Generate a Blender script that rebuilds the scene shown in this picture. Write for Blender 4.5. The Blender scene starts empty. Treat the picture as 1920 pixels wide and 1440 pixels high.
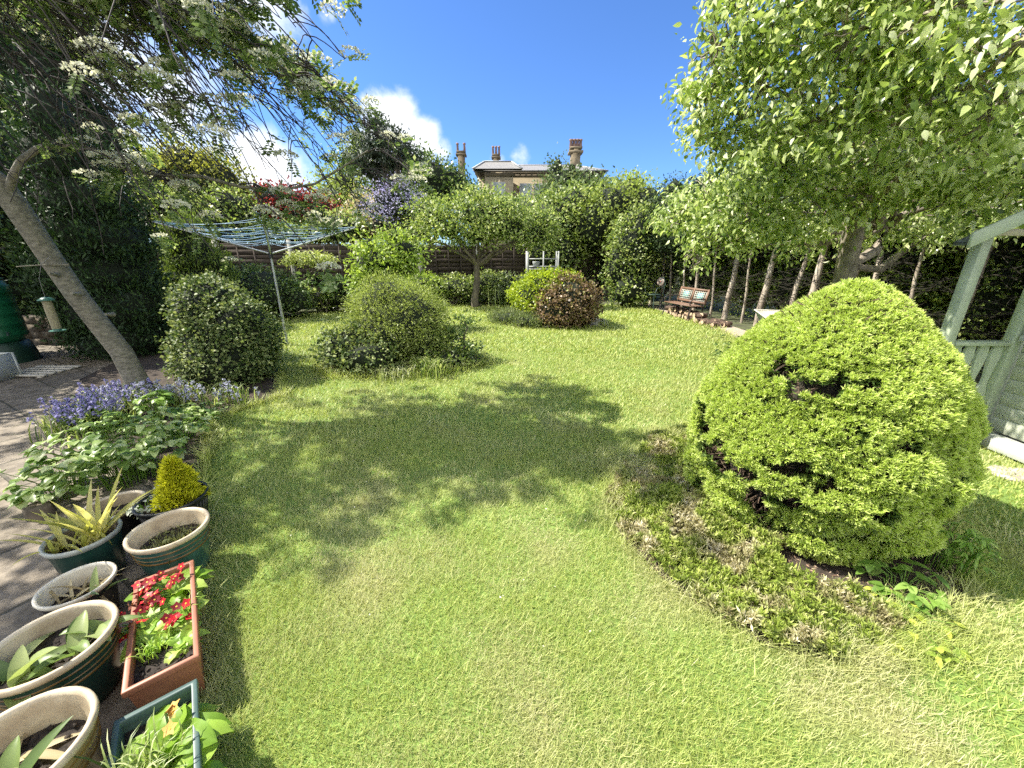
import bpy, math, random
import numpy as np
from math import radians, sin, cos, pi, tan, atan2, sqrt

sc = bpy.context.scene
# ---------------------------------------------------------------- camera
EYE, PITCH, FPX = 1.65, radians(18.8), 723.0
cd = bpy.data.cameras.new('camera'); cam = bpy.data.objects.new('camera', cd)
sc.collection.objects.link(cam)
cam.location = (0, 0, EYE); cam.rotation_euler = (radians(90) - PITCH, 0, 0)
cd.sensor_width = 36; cd.lens = 36 * FPX / 1920; cd.clip_start = 0.05; cd.clip_end = 2000
sc.camera = cam
# ---------------------------------------------------------------- sun and sky
SUN_EL, SUN_AZ = radians(50), radians(-10)          # shadows run towards +X and a little towards the camera
sdir = np.array([-cos(SUN_EL) * cos(SUN_AZ), -cos(SUN_EL) * sin(SUN_AZ), sin(SUN_EL)])   # towards the sun
ld = bpy.data.lights.new('sun', 'SUN'); sun = bpy.data.objects.new('sun', ld); sc.collection.objects.link(sun)
ld.energy = 5.0; ld.angle = radians(0.55); ld.color = (1.0, 0.94, 0.82)
from mathutils import Vector
sun.rotation_euler = Vector(sdir).to_track_quat('Z', 'Y').to_euler()
sun.location = (-20, 4, 25)
w = bpy.data.worlds.new('World'); sc.world = w; w.use_nodes = True
nt = w.node_tree; nt.nodes.clear()
def N(t, **k):
    n = nt.nodes.new(t)
    for a, b in k.items(): setattr(n, a, b)
    return n
L = lambda a, b: nt.links.new(a, b)
out = N('ShaderNodeOutputWorld'); bg = N('ShaderNodeBackground'); bg.inputs['Strength'].default_value = 0.095
sky = N('ShaderNodeTexSky', sky_type='NISHITA', sun_disc=False)
sky.sun_elevation = SUN_EL; sky.sun_rotation = atan2(sdir[0], sdir[1]); sky.altitude = 100
sky.air_density = 1.0; sky.dust_density = 0.3; sky.ozone_density = 3.0
tint = N('ShaderNodeMixRGB', blend_type='MULTIPLY'); tint.inputs[0].default_value = 1; tint.inputs[2].default_value = (0.52, 0.75, 1.10, 1)
L(sky.outputs[0], tint.inputs[1])
geo = N('ShaderNodeTexCoord')
def dirv(u, v):
    x, y = (u - 960) / FPX, -(v - 720) / FPX
    d = np.array([x, cos(PITCH) + y * sin(PITCH), y * cos(PITCH) - sin(PITCH)]); return d / np.linalg.norm(d)
nz = N('ShaderNodeTexNoise'); nz.inputs['Scale'].default_value = 5.5; nz.inputs['Detail'].default_value = 9; nz.inputs['Roughness'].default_value = 0.62
nz.inputs['Distortion'].default_value = 0.3
L(geo.outputs['Generated'], nz.inputs['Vector'])
acc = None
fill_clouds = None      # unseen white clouds, added behind and beside the camera to fill the shadows
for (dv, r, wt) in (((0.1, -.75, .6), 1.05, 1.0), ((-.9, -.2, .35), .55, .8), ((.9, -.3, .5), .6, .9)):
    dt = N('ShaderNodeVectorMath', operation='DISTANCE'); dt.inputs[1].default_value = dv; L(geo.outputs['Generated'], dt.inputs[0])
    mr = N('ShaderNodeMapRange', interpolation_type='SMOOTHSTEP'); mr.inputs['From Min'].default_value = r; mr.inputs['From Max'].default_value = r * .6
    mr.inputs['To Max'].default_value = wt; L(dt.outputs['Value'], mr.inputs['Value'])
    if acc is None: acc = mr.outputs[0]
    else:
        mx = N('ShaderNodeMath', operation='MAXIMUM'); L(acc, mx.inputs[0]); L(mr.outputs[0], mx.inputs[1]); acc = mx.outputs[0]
# clouds: (direction, angular radius, weight)
for (u, v, r, wt) in [(735, 225, .085, 1.), (785, 268, .072, 1.), (700, 290, .085, 1.), (830, 285, .045, .75), (975, 290, .055, .8), (935, 300, .04, .7),
                      (150, 100, .34, .62), (320, 130, .22, .52), (520, 340, .13, .85), (380, 260, .14, .5), (480, 10, .15, .75),
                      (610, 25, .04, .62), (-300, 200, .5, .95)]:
    dv = dirv(u, v)
    dt = N('ShaderNodeVectorMath', operation='DISTANCE'); dt.inputs[1].default_value = tuple(dv); L(geo.outputs['Generated'], dt.inputs[0])
    mr = N('ShaderNodeMapRange', interpolation_type='SMOOTHSTEP'); mr.inputs['From Min'].default_value = r * 1.35; mr.inputs['From Max'].default_value = 0
    mr.inputs['To Min'].default_value = 0; mr.inputs['To Max'].default_value = wt
    L(dt.outputs['Value'], mr.inputs['Value'])
    if acc is None: acc = mr.outputs[0]
    else:
        mx = N('ShaderNodeMath', operation='MAXIMUM'); L(acc, mx.inputs[0]); L(mr.outputs[0], mx.inputs[1]); acc = mx.outputs[0]
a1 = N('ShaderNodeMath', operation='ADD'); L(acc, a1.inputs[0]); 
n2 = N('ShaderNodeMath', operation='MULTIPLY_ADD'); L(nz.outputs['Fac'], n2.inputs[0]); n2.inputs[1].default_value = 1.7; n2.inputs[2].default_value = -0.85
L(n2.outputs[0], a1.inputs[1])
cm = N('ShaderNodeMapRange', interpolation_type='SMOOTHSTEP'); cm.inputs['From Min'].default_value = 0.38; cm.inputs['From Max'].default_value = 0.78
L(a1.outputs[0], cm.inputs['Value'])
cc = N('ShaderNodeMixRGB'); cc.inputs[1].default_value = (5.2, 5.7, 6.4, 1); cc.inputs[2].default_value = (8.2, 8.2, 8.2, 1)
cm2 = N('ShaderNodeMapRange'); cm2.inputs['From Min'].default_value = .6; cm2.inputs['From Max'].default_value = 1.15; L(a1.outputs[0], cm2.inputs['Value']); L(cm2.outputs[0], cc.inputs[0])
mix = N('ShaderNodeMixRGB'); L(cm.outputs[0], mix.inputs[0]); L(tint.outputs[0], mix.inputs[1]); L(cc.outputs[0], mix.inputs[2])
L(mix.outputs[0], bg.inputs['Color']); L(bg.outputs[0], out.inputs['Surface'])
sc.view_settings.view_transform = 'Standard'; sc.view_settings.look = 'None'; sc.view_settings.gamma = 1
sc.view_settings.exposure = 1.15
sc.cycles.max_bounces = 8; sc.cycles.diffuse_bounces = 6; sc.cycles.glossy_bounces = 2; sc.cycles.transmission_bounces = 6
sc.cycles.transparent_max_bounces = 4; sc.cycles.caustics_reflective = False; sc.cycles.caustics_refractive = False
sc.cycles.use_adaptive_sampling = True; sc.cycles.adaptive_threshold = 0.04; sc.cycles.use_denoising = False
sc.cycles.sample_clamp_indirect = 4; sc.cycles.time_limit = 1000

# ---------------------------------------------------------------- pixel of the photo -> place in the garden
def ray(u, v):
    x, y = (u - 960) / FPX, -(v - 720) / FPX
    return x, cos(PITCH) + y * sin(PITCH), y * cos(PITCH) - sin(PITCH)
def G(u, v, z=0.0):
    x, f, h = ray(u, v); t = (z - EYE) / h
    return np.array([x * t, f * t, z])
def P(u, v, Y):
    x, f, h = ray(u, v); t = Y / f
    return np.array([x * t, Y, EYE + h * t])
def pxm(u, v, Y):                       # metres per photo pixel at distance Y
    return Y / ray(u, v)[1] / FPX

# ---------------------------------------------------------------- materials
MATS = {}
def _mat(name):
    m = bpy.data.materials.new(name); m.use_nodes = True
    return m, m.node_tree, m.node_tree.nodes['Principled BSDF']
def ramp(nt_, cols, fac):
    r = nt_.nodes.new('ShaderNodeValToRGB'); nt_.links.new(fac, r.inputs[0])
    while len(r.color_ramp.elements) < len(cols): r.color_ramp.elements.new(0.5)
    for i, c in enumerate(cols):
        e = r.color_ramp.elements[i]
        if len(c) == 4: e.position = c[3]
        else: e.position = i / max(1, len(cols) - 1)
        e.color = (c[0], c[1], c[2], 1)
    return r.outputs[0]
def leaf_mat(name, cols, trans=0.35, rough=0.45, tcol=1.25, patch=None, tint=(1.15, 1.18, .72)):
    """leaf colours drawn per leaf from a ramp; light also passes through the blade"""
    m, t, b = _mat(name)
    at = t.nodes.new('ShaderNodeAttribute'); at.attribute_name = 'rnd'
    fac = at.outputs['Fac']
    c = ramp(t, cols, fac)
    if patch:
        tc = t.nodes.new('ShaderNodeTexCoord'); no = t.nodes.new('ShaderNodeTexNoise'); no.inputs['Scale'].default_value = patch[0]; no.inputs['Detail'].default_value = 4
        t.links.new(tc.outputs['Object'], no.inputs['Vector'])
        mr = t.nodes.new('ShaderNodeMapRange'); mr.inputs['From Min'].default_value = patch[1]; mr.inputs['From Max'].default_value = patch[2]
        t.links.new(no.outputs['Fac'], mr.inputs['Value'])
        c2 = ramp(t, patch[3], fac)
        if len(patch) > 4:      # worn patches mostly on the end of the lawn near the house
            sx = t.nodes.new('ShaderNodeSeparateXYZ'); t.links.new(tc.outputs['Object'], sx.inputs[0])
            my = t.nodes.new('ShaderNodeMapRange'); my.inputs['From Min'].default_value = patch[4][0]; my.inputs['From Max'].default_value = patch[4][1]; my.inputs['To Min'].default_value = 1; my.inputs['To Max'].default_value = .2; t.links.new(sx.outputs['Y'], my.inputs['Value'])
            mm_ = t.nodes.new('ShaderNodeMath'); mm_.operation = 'MULTIPLY'; t.links.new(mr.outputs[0], mm_.inputs[0]); t.links.new(my.outputs[0], mm_.inputs[1]); mr = mm_
        mx = t.nodes.new('ShaderNodeMixRGB'); t.links.new(mr.outputs[0], mx.inputs[0]); t.links.new(c, mx.inputs[1]); t.links.new(c2, mx.inputs[2]); c = mx.outputs[0]
    t.links.new(c, b.inputs['Base Color']); b.inputs['Roughness'].default_value = rough
    b.inputs['Specular IOR Level'].default_value = 0.4
    tr = t.nodes.new('ShaderNodeBsdfTranslucent')
    mu = t.nodes.new('ShaderNodeMixRGB'); mu.blend_type = 'MULTIPLY'; mu.inputs[0].default_value = 1; mu.inputs[2].default_value = (tint[0] * tcol, tint[1] * tcol, tint[2] * tcol, 1)
    t.links.new(c, mu.inputs[1]); t.links.new(mu.outputs[0], tr.inputs['Color'])
    ms = t.nodes.new('ShaderNodeMixShader'); ms.inputs[0].default_value = trans
    t.links.new(b.outputs[0], ms.inputs[1]); t.links.new(tr.outputs[0], ms.inputs[2])
    t.links.new(ms.outputs[0], t.nodes['Material Output'].inputs['Surface'])
    MATS[name] = m; return m
def solid(name, c1, c2=None, scale=12, rough=.6, metal=0, bump=0, detail=6, stretch=(1, 1, 1), coord='Object', lo=.35, hi=.65, spec=.5):
    m, t, b = _mat(name)
    tc = t.nodes.new('ShaderNodeTexCoord'); mp = t.nodes.new('ShaderNodeMapping'); mp.inputs['Scale'].default_value = stretch
    t.links.new(tc.outputs[coord], mp.inputs[0])
    no = t.nodes.new('ShaderNodeTexNoise'); no.inputs['Scale'].default_value = scale; no.inputs['Detail'].default_value = detail; no.inputs['Roughness'].default_value = .65
    t.links.new(mp.outputs[0], no.inputs['Vector'])
    c2 = c2 or tuple(x * .7 for x in c1)
    t.links.new(ramp(t, [(*c2, lo), (*c1, hi)], no.outputs['Fac']), b.inputs['Base Color'])
    b.inputs['Roughness'].default_value = rough; b.inputs['Metallic'].default_value = metal; b.inputs['Specular IOR Level'].default_value = spec
    if bump:
        bp = t.nodes.new('ShaderNodeBump'); bp.inputs['Strength'].default_value = bump; bp.inputs['Distance'].default_value = .01
        t.links.new(no.outputs['Fac'], bp.inputs['Height']); t.links.new(bp.outputs[0], b.inputs['Normal'])
    MATS[name] = m; return m

# ---------------------------------------------------------------- mesh tools
COL = sc.collection
class MB:
    """collects vertices and faces (any size), then links them as ONE mesh object"""
    def __init__(s): s.v = []; s.f = []; s.r = []; s.m = []; s.n = 0
    def add(s, v, f, r=None, m=0):
        v = np.asarray(v, dtype=np.float32); f = np.asarray(f, dtype=np.int32)
        if len(v) == 0: return s
        s.v.append(v); s.f.append(f + s.n); s.n += len(v)
        s.r.append(np.full(len(v), .5, np.float32) if r is None else np.broadcast_to(np.asarray(r, np.float32), (len(v),)))
        s.m.append(np.full(len(f), m, np.int32)); return s
    def box(s, c, d, R=None, m=0, r=None, bev=0):
        c = np.asarray(c, float); d = np.asarray(d, float) / 2
        b = np.array([[x, y, z] for x in (-1, 1) for y in (-1, 1) for z in (-1, 1)], float) * d
        if R is not None: b = b @ np.asarray(R).T
        return s.add(b + c, [[0, 1, 3, 2], [4, 6, 7, 5], [0, 4, 5, 1], [2, 3, 7, 6], [0, 2, 6, 4], [1, 5, 7, 3]], r, m)
    def bar(s, a, b, wd, th=None, up=(0, 0, 1), m=0):
        a = np.asarray(a, float); b = np.asarray(b, float); d = b - a; l = np.linalg.norm(d); d /= l
        up = np.asarray(up, float)
        if abs(d @ up) > .98: up = np.array([1., 0, 0])
        x = np.cross(d, up); x /= np.linalg.norm(x); z = np.cross(x, d)
        return s.box((a + b) / 2, (wd, l, th or wd), np.stack([x, d, z], 1), m)
    def tube(s, pts, rad, sides=8, m=0, r=None, cap=True):
        pts = np.asarray(pts, float); k = len(pts); rad = np.broadcast_to(np.asarray(rad, float), (k,))
        tan_ = np.gradient(pts, axis=0); tan_ /= np.linalg.norm(tan_, axis=1)[:, None] + 1e-9
        ref = np.array([0.31, 0.17, 1.0]) if abs(tan_[0, 2]) < .9 else np.array([1., .2, 0])
        x = np.cross(tan_, ref); x /= np.linalg.norm(x, axis=1)[:, None] + 1e-9; y = np.cross(tan_, x)
        a = np.arange(sides) * 2 * pi / sides
        V = pts[:, None] + rad[:, None, None] * (np.cos(a)[None, :, None] * x[:, None] + np.sin(a)[None, :, None] * y[:, None])
        V = V.reshape(-1, 3); i = np.arange(k - 1)[:, None] * sides; j = np.arange(sides)[None]; j2 = (j + 1) % sides
        F = np.stack([i + j, i + j2, i + sides + j2, i + sides + j], -1).reshape(-1, 4)
        s.add(V, F, r, m)
        if cap:
            for e, o in ((0, 0), (k - 1, 1)):
                ring = pts[e] + (V[e * sides:(e + 1) * sides] - pts[e]); c = pts[e][None]
                s.add(np.concatenate([ring, c]), [[q, (q + 1) % sides, sides, sides] if o else [(q + 1) % sides, q, sides, sides] for q in range(sides)], r, m)
        return s
    def lathe(s, prof, c=(0, 0, 0), seg=40, m=0, sx=1, sy=1):
        prof = np.asarray(prof, float); a = np.arange(seg) * 2 * pi / seg
        V = np.stack([prof[:, 0, None] * np.cos(a) * sx, prof[:, 0, None] * np.sin(a) * sy, np.broadcast_to(prof[:, 1, None], (len(prof), seg))], -1).reshape(-1, 3) + np.asarray(c)
        i = np.arange(len(prof) - 1)[:, None] * seg; j = np.arange(seg)[None]; j2 = (j + 1) % seg
        return s.add(V, np.stack([i + j, i + j2, i + seg + j2, i + seg + j], -1).reshape(-1, 4), None, m)
    def build(s, name, mats, parent=None, smooth=False, loc=None):
        me = bpy.data.meshes.new(name)
        V = np.concatenate(s.v); F = np.concatenate([f.ravel() for f in s.f])
        nf = sum(len(f) for f in s.f)
        sizes = np.concatenate([np.full(len(f), f.shape[1], np.int32) for f in s.f])
        # faces written as quads with a repeated last corner are triangles
        loops = []; 
        if any(f.shape[1] == 4 and len(f) and (f[0, 2] == f[0, 3]) for f in s.f):
            ls = []; sz = []
            for f in s.f:
                if f.shape[1] == 4 and len(f) and f[0, 2] == f[0, 3]: ls.append(f[:, :3].ravel()); sz.append(np.full(len(f), 3, np.int32))
                else: ls.append(f.ravel()); sz.append(np.full(len(f), f.shape[1], np.int32))
            F = np.concatenate(ls); sizes = np.concatenate(sz)
        if loc is not None: V = V - np.asarray(loc, np.float32)
        me.vertices.add(len(V)); me.vertices.foreach_set('co', V.astype(np.float32).ravel())
        me.loops.add(len(F)); me.loops.foreach_set('vertex_index', F)
        me.polygons.add(nf); st = np.concatenate([[0], np.cumsum(sizes)[:-1]]).astype(np.int32)
        me.polygons.foreach_set('loop_start', st); me.polygons.foreach_set('loop_total', sizes)
        me.polygons.foreach_set('material_index', np.concatenate(s.m))
        at = me.attributes.new('rnd', 'FLOAT', 'POINT'); at.data.foreach_set('value', np.concatenate(s.r).astype(np.float32))
        for mt in (mats if isinstance(mats, (list, tuple)) else [mats]): me.materials.append(mt)
        me.update(calc_edges=True)
        if smooth: me.polygons.foreach_set('use_smooth', np.ones(nf, bool))
        o = bpy.data.objects.new(name, me); COL.objects.link(o)
        if loc is not None: o.location = loc
        if parent is not None: o.parent = parent
        return o
def tag(o, label=None, cat=None, group=None, kind=None):
    if label: o['label'] = label
    if cat: o['category'] = cat
    if group: o['group'] = group
    if kind: o['kind'] = kind
    return o
def thing(name, label, cat, loc=(0, 0, 0), rz=0, group=None):
    o = bpy.data.objects.new(name, None); COL.objects.link(o); o.location = loc; o.rotation_euler = (0, 0, rz); o.empty_display_size = .1
    return tag(o, label, cat, group)
def dup(root, loc=None, rz=0, label=None, scale=None):
    r = root.copy(); COL.objects.link(r)
    if loc is not None: r.location = loc
    r.rotation_euler = (0, 0, rz)
    if scale: r.scale = scale
    if label: r['label'] = label
    for ch in list(root.children):
        c = ch.copy(); COL.objects.link(c); c.parent = r
        for g in list(ch.children):
            d = g.copy(); COL.objects.link(d); d.parent = c
    return r

# ---------------------------------------------------------------- leaves
def unit(a): return a / (np.linalg.norm(a, axis=-1, keepdims=True) + 1e-9)
TPL = {
 'quad': (np.array([[0, 0, 0], [-.3, .45, .07], [0, 1, 0], [.3, .45, .07]]), np.array([[0, 3, 2, 1]])),
 'round': (np.array([[0, 0, 0], [-.42, .4, .08], [0, .95, 0], [.42, .4, .08]]), np.array([[0, 3, 2, 1]])),
 'narrow': (np.array([[0, 0, 0], [-.14, .4, .03], [0, 1, -.03], [.14, .4, .03]]), np.array([[0, 3, 2, 1]])),
 'needle': (np.array([[-.05, 0, 0], [-.03, 1, 0], [.03, 1, 0], [.05, 0, 0]]), np.array([[0, 3, 2, 1]])),
 'leaf': (np.array([[0, 0, 0], [-.23, .26, .07], [-.20, .60, .05], [0, 1, -.16], [.20, .60, .05], [.23, .26, .07], [0, .5, .0]]),
          np.array([[0, 6, 2, 1], [6, 3, 3, 2], [0, 5, 4, 6], [6, 4, 3, 3]])),
}
TPL['leaf'] = (TPL['leaf'][0], np.array([[0, 6, 2, 1], [0, 5, 4, 6], [6, 4, 3, 2]]))
def leaves(mb, pos, axis, nrm, size, tpl='quad', rnd=None, m=0, rng=None, tip=0.0):
    T, F = TPL[tpl]; n = len(pos)
    if n == 0: return
    y = unit(axis); x = unit(np.cross(y, nrm)); z = np.cross(x, y)
    size = np.broadcast_to(np.asarray(size, float), (n,))
    V = pos[:, None] + size[:, None, None] * (T[None, :, 0:1] * x[:, None] + T[None, :, 1:2] * y[:, None] + T[None, :, 2:3] * z[:, None])
    k = len(T)
    r = (rng or np.random.default_rng(1)).random(n) if rnd is None else rnd
    mb.add(V.reshape(-1, 3), (F[None] + (np.arange(n) * k)[:, None, None]).reshape(-1, F.shape[1]), np.clip(np.repeat(r, k) + tip * (np.tile(T[:, 1], n) - .5), 0, 1), m)
def rdirs(rng, n, zmin=-1.):
    z = rng.uniform(zmin, 1, n); a = rng.uniform(0, 2 * pi, n); q = np.sqrt(1 - z * z)
    return np.stack([q * np.cos(a), q * np.sin(a), z], 1)
def lump(d, ph, amp):
    return 1 + amp * (np.sin(3.1 * d[:, 0] + ph[0]) * np.sin(2.7 * d[:, 1] + ph[1]) + .6 * np.sin(6.3 * d[:, 2] + ph[2] + 4 * d[:, 0]) + .4 * np.sin(9 * d[:, 1] + ph[0] * 3 + 5 * d[:, 2]))
def foliage(mb, lobes, rng, dens=30, per=14, cr=.12, size=.07, tpl='quad', amp=.12, zmin=-.8, shell=(.72, 1.04), droop=0, out_=.6, core=.78, corem=1, inner=.7, ground=0.0, upb=.45, m=0, keep=None, stray=.05):
    """leaf clumps spread through the outer part of every lobe, over a dark twiggy heart"""
    for li, (c, r) in enumerate(lobes):
        c = np.asarray(c, float); r = np.broadcast_to(np.asarray(r, float), (3,)); ph = rng.uniform(0, 6, 3)
        area = 4 * pi * (((r[0] * r[1]) ** 1.6 + (r[0] * r[2]) ** 1.6 + (r[1] * r[2]) ** 1.6) / 3) ** (1 / 1.6)
        n = max(6, int(dens * area)); d = rdirs(rng, n, zmin)
        rad = rng.uniform(shell[0] ** 2, shell[1] ** 2, n) ** .5 * lump(d, ph, amp) * np.where(rng.random(n) < stray, rng.uniform(1.04, 1.22, n), 1)
        p = c + d * r * rad[:, None]
        ok = p[:, 2] > ground
        for lj, (c2, r2) in enumerate(lobes):
            if lj != li: ok &= np.linalg.norm((p - np.asarray(c2)) / np.asarray(r2), axis=1) > inner
        if keep is not None: ok &= keep(p)
        p = p[ok]; nn = unit(d[ok] / r)
        cv = rng.normal(0, .13, len(p))
        q = np.repeat(p, per, 0) + rng.normal(0, 1, (len(p) * per, 3)) * cr * np.array([1, 1, .7]); no = np.repeat(nn, per, 0)
        ax = unit(no * out_ + rng.normal(0, .6, q.shape) + np.array([0, 0, droop]))
        nm = unit(no * .6 + np.array([0, 0, upb]) + rng.normal(0, .45, q.shape))
        sz = size * rng.uniform(.6, 1.25, len(q))
        g = q[:, 2] > ground
        leaves(mb, q[g], ax[g], nm[g], sz[g], tpl, np.clip(rng.normal(.5, .22, len(q)) + np.repeat(cv, per), 0, 1)[g], m)
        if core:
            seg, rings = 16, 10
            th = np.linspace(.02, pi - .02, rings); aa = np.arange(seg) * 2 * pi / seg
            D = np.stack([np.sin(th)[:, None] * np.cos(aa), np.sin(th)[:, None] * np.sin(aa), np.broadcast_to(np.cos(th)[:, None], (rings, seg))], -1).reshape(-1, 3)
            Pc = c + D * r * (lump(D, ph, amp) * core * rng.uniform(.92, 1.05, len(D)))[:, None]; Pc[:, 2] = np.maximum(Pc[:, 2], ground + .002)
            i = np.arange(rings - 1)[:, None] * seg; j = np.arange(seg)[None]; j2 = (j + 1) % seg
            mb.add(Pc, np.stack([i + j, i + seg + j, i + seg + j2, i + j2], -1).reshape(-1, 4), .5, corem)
def blob(u, v, Y, ru, rv, dy=None):
    c = P(u, v, Y); s = pxm(u, v, Y)
    return (c, (ru * s, dy if dy else ru * s * .8, rv * s))
def wob(a, b, n, amp, rng):
    t = np.linspace(0, 1, n)[:, None]; p = np.asarray(a) * (1 - t) + np.asarray(b) * t
    o = np.cumsum(rng.normal(0, 1, (n, 3)), 0); o -= o[0] * (1 - t) + o[-1] * t
    return p + o * amp
def inpoly(x, y, poly):
    poly = np.array([[p[0], p[1]] for p in poly]); r = np.zeros(len(x), bool); j = len(poly) - 1
    for i in range(len(poly)):
        xi, yi = poly[i]; xj, yj = poly[j]
        c = ((yi > y) != (yj > y)) & (x < (xj - xi) * (y - yi) / (yj - yi + 1e-12) + xi)
        r ^= c; j = i
    return r

# ---------------------------------------------------------------- palette
bark = solid('bark', (.20, .17, .13), (.07, .06, .045), 9, .9, bump=.6, stretch=(1, 1, .25))
bark_pale = solid('pale_bark', (.56, .49, .40), (.24, .19, .14), 7, .9, bump=.6, stretch=(1, 1, .35))
bark_rowan = solid('rowan_bark', (.27, .25, .20), (.10, .095, .07), 22, .8, bump=.8, stretch=(1, 1, 1.8), detail=10)
twig = solid('dead_twig', (.045, .038, .025), (.018, .018, .012), 30, .95)
twig_br = solid('brown_twig', (.17, .12, .08), (.06, .04, .028), 60, .95, bump=.5)
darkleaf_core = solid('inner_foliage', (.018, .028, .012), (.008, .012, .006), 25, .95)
soil = solid('soil', (.075, .055, .04), (.025, .018, .013), 30, .98, bump=1.0)
# ================================================================ SETTING
def sheet(name, poly, z, mat, kind='structure'):
    mb = MB(); P_ = np.array([[p[0], p[1], z] for p in poly]); 
    mb.v.append(P_.astype(np.float32)); mb.f.append(np.arange(len(P_))[None].astype(np.int32)); mb.n = len(P_)
    mb.r.append(np.full(len(P_), .5, np.float32)); mb.m.append(np.zeros(1, np.int32))
    return tag(mb.build(name, mat), kind=kind)
ground_m = solid('ground_earth', (.10, .12, .045), (.05, .05, .03), 3, .95)
sheet('ground', [(-400, -60), (400, -60), (400, 500), (-400, 500)], 0.0, ground_m)

# lawn outline, followed round the garden
LAWN = [(-.93, .62), (-1.08, .86), (-1.60, 1.50), (-2.0, 2.05), (-2.30, 2.45), G(385, 870), G(398, 790), G(455, 768), G(535, 742), (-3.35, 5.3), (-4.35, 6.6), G(470, 622), (-7.2, 9.9), G(560, 592),
        G(660, 580), G(760, 574), G(840, 566), G(905, 561), G(1000, 560), G(1130, 572), G(1195, 571), G(1240, 584), G(1290, 604), G(1350, 622), G(1395, 645),
        (4.45, 6.6), (4.5, 5.0), (4.55, 3.9), (4.37, 3.27), (4.33, 2.85), (4.3, .5), (4.3, -.5), (-.4, -.5)]
BED_CON = [G(1170, 880), G(1215, 835), G(1300, 800), (1.2, 3.2), (1.7, 3.35), (2.5, 3.2), (2.95, 2.7), G(1800, 1000), G(1815, 1075), G(1800, 1130), G(1700, 1170), G(1640, 1215), G(1560, 1240), G(1440, 1215), G(1330, 1150), G(1240, 1085), G(1160, 1000), G(1135, 940)]
def ell(c, rx, ry, n=24, seed=0):
    rg = np.random.default_rng(seed); a = np.arange(n) * 2 * pi / n; k = 1 + .08 * np.sin(3 * a + seed) + rg.normal(0, .02, n)
    return [(c[0] + rx * k[i] * cos(a[i]), c[1] + ry * k[i] * sin(a[i])) for i in range(n)]
BED_MID = ell((-1.75, 6.0), 1.25, .95, seed=2)
BED_RND = ell((1.05, 9.5), 1.25, .85, seed=4)
PATIO = [(-.93, .62), (-1.08, .86), (-1.60, 1.50), (-2.0, 2.05), (-2.55, 2.45), (-3.3, 2.75), (-4.0, 3.4), (-4.7, 4.1), (-5.9, 5.0), (-6.3, 6.0), (-7.4, 7.0), (-12, 8), (-12, -2), (-.3, -2), (-.3, .1)]
# lawn soil sheet under the blades
m, t, b = _mat('lawn_turf')
tc = t.nodes.new('ShaderNodeTexCoord'); n1 = t.nodes.new('ShaderNodeTexNoise'); n1.inputs['Scale'].default_value = 90; n1.inputs['Detail'].default_value = 6
n2_ = t.nodes.new('ShaderNodeTexNoise'); n2_.inputs['Scale'].default_value = 1.6; n2_.inputs['Detail'].default_value = 5
t.links.new(tc.outputs['Object'], n1.inputs[0]); t.links.new(tc.outputs['Object'], n2_.inputs[0])
ca = ramp(t, [(.10, .16, .03, .3), (.20, .30, .06, .7)], n1.outputs['Fac']); cb = ramp(t, [(.16, .15, .06, .3), (.33, .32, .14, .7)], n1.outputs['Fac'])
mr = t.nodes.new('ShaderNodeMapRange'); mr.inputs['From Min'].default_value = .5; mr.inputs['From Max'].default_value = .72; t.links.new(n2_.outputs['Fac'], mr.inputs['Value'])
mx = t.nodes.new('ShaderNodeMixRGB'); t.links.new(mr.outputs[0], mx.inputs[0]); t.links.new(ca, mx.inputs[1]); t.links.new(cb, mx.inputs[2])
t.links.new(mx.outputs[0], b.inputs['Base Color']); b.inputs['Roughness'].default_value = .9
sheet('lawn', LAWN, .004, m)
for nm_, pl in (('flower_bed', BED_CON), ('flower_bed', BED_MID), ('flower_bed', BED_RND)):
    sheet(nm_, pl, .008, soil)
BED_L = [(-2.0, 2.05), (-2.30, 2.45), G(385, 870), G(398, 790), G(455, 768), G(535, 742), (-3.35, 5.3), (-4.35, 6.6), (-6.2, 7.0), (-6.3, 6.0), (-5.9, 5.0), (-4.7, 4.1), (-4.0, 3.4), (-3.3, 2.75), (-2.55, 2.45)]
sheet('flower_bed', BED_L, .012, soil)

# paving: slabs with worn joints
m, t, b = _mat('paving_stone')
tc = t.nodes.new('ShaderNodeTexCoord'); mp = t.nodes.new('ShaderNodeMapping'); mp.inputs['Rotation'].default_value = (0, 0, radians(28)); t.links.new(tc.outputs['Object'], mp.inputs[0])
br = t.nodes.new('ShaderNodeTexBrick'); br.inputs['Scale'].default_value = 1.0; br.inputs['Brick Width'].default_value = .62; br.inputs['Row Height'].default_value = .46; br.inputs['Mortar Size'].default_value = .012; br.inputs['Mortar Smooth'].default_value = .4
br.inputs['Color1'].default_value = (.27, .225, .17, 1); br.inputs['Color2'].default_value = (.20, .17, .13, 1); br.inputs['Mortar'].default_value = (.10, .09, .06, 1)
no = t.nodes.new('ShaderNodeTexNoise'); no.inputs['Scale'].default_value = 9; no.inputs['Detail'].default_value = 10; no.inputs['Roughness'].default_value = .7; t.links.new(tc.outputs['Object'], no.inputs[0])
dn = t.nodes.new('ShaderNodeVectorMath'); dn.operation = 'MULTIPLY_ADD'; dn.inputs[1].default_value = (.03, .03, 0); t.links.new(no.outputs['Color'], dn.inputs[0]); t.links.new(mp.outputs[0], dn.inputs[2]); t.links.new(dn.outputs[0], br.inputs['Vector'])
mm = t.nodes.new('ShaderNodeMixRGB'); mm.blend_type = 'MULTIPLY'; mm.inputs[0].default_value = 1
t.links.new(br.outputs['Color'], mm.inputs[1]); t.links.new(ramp(t, [(.38, .36, .33, .35), (1, 1, 1, .62)], no.outputs['Fac']), mm.inputs[2]); t.links.new(mm.outputs[0], b.inputs['Base Color'])
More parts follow.
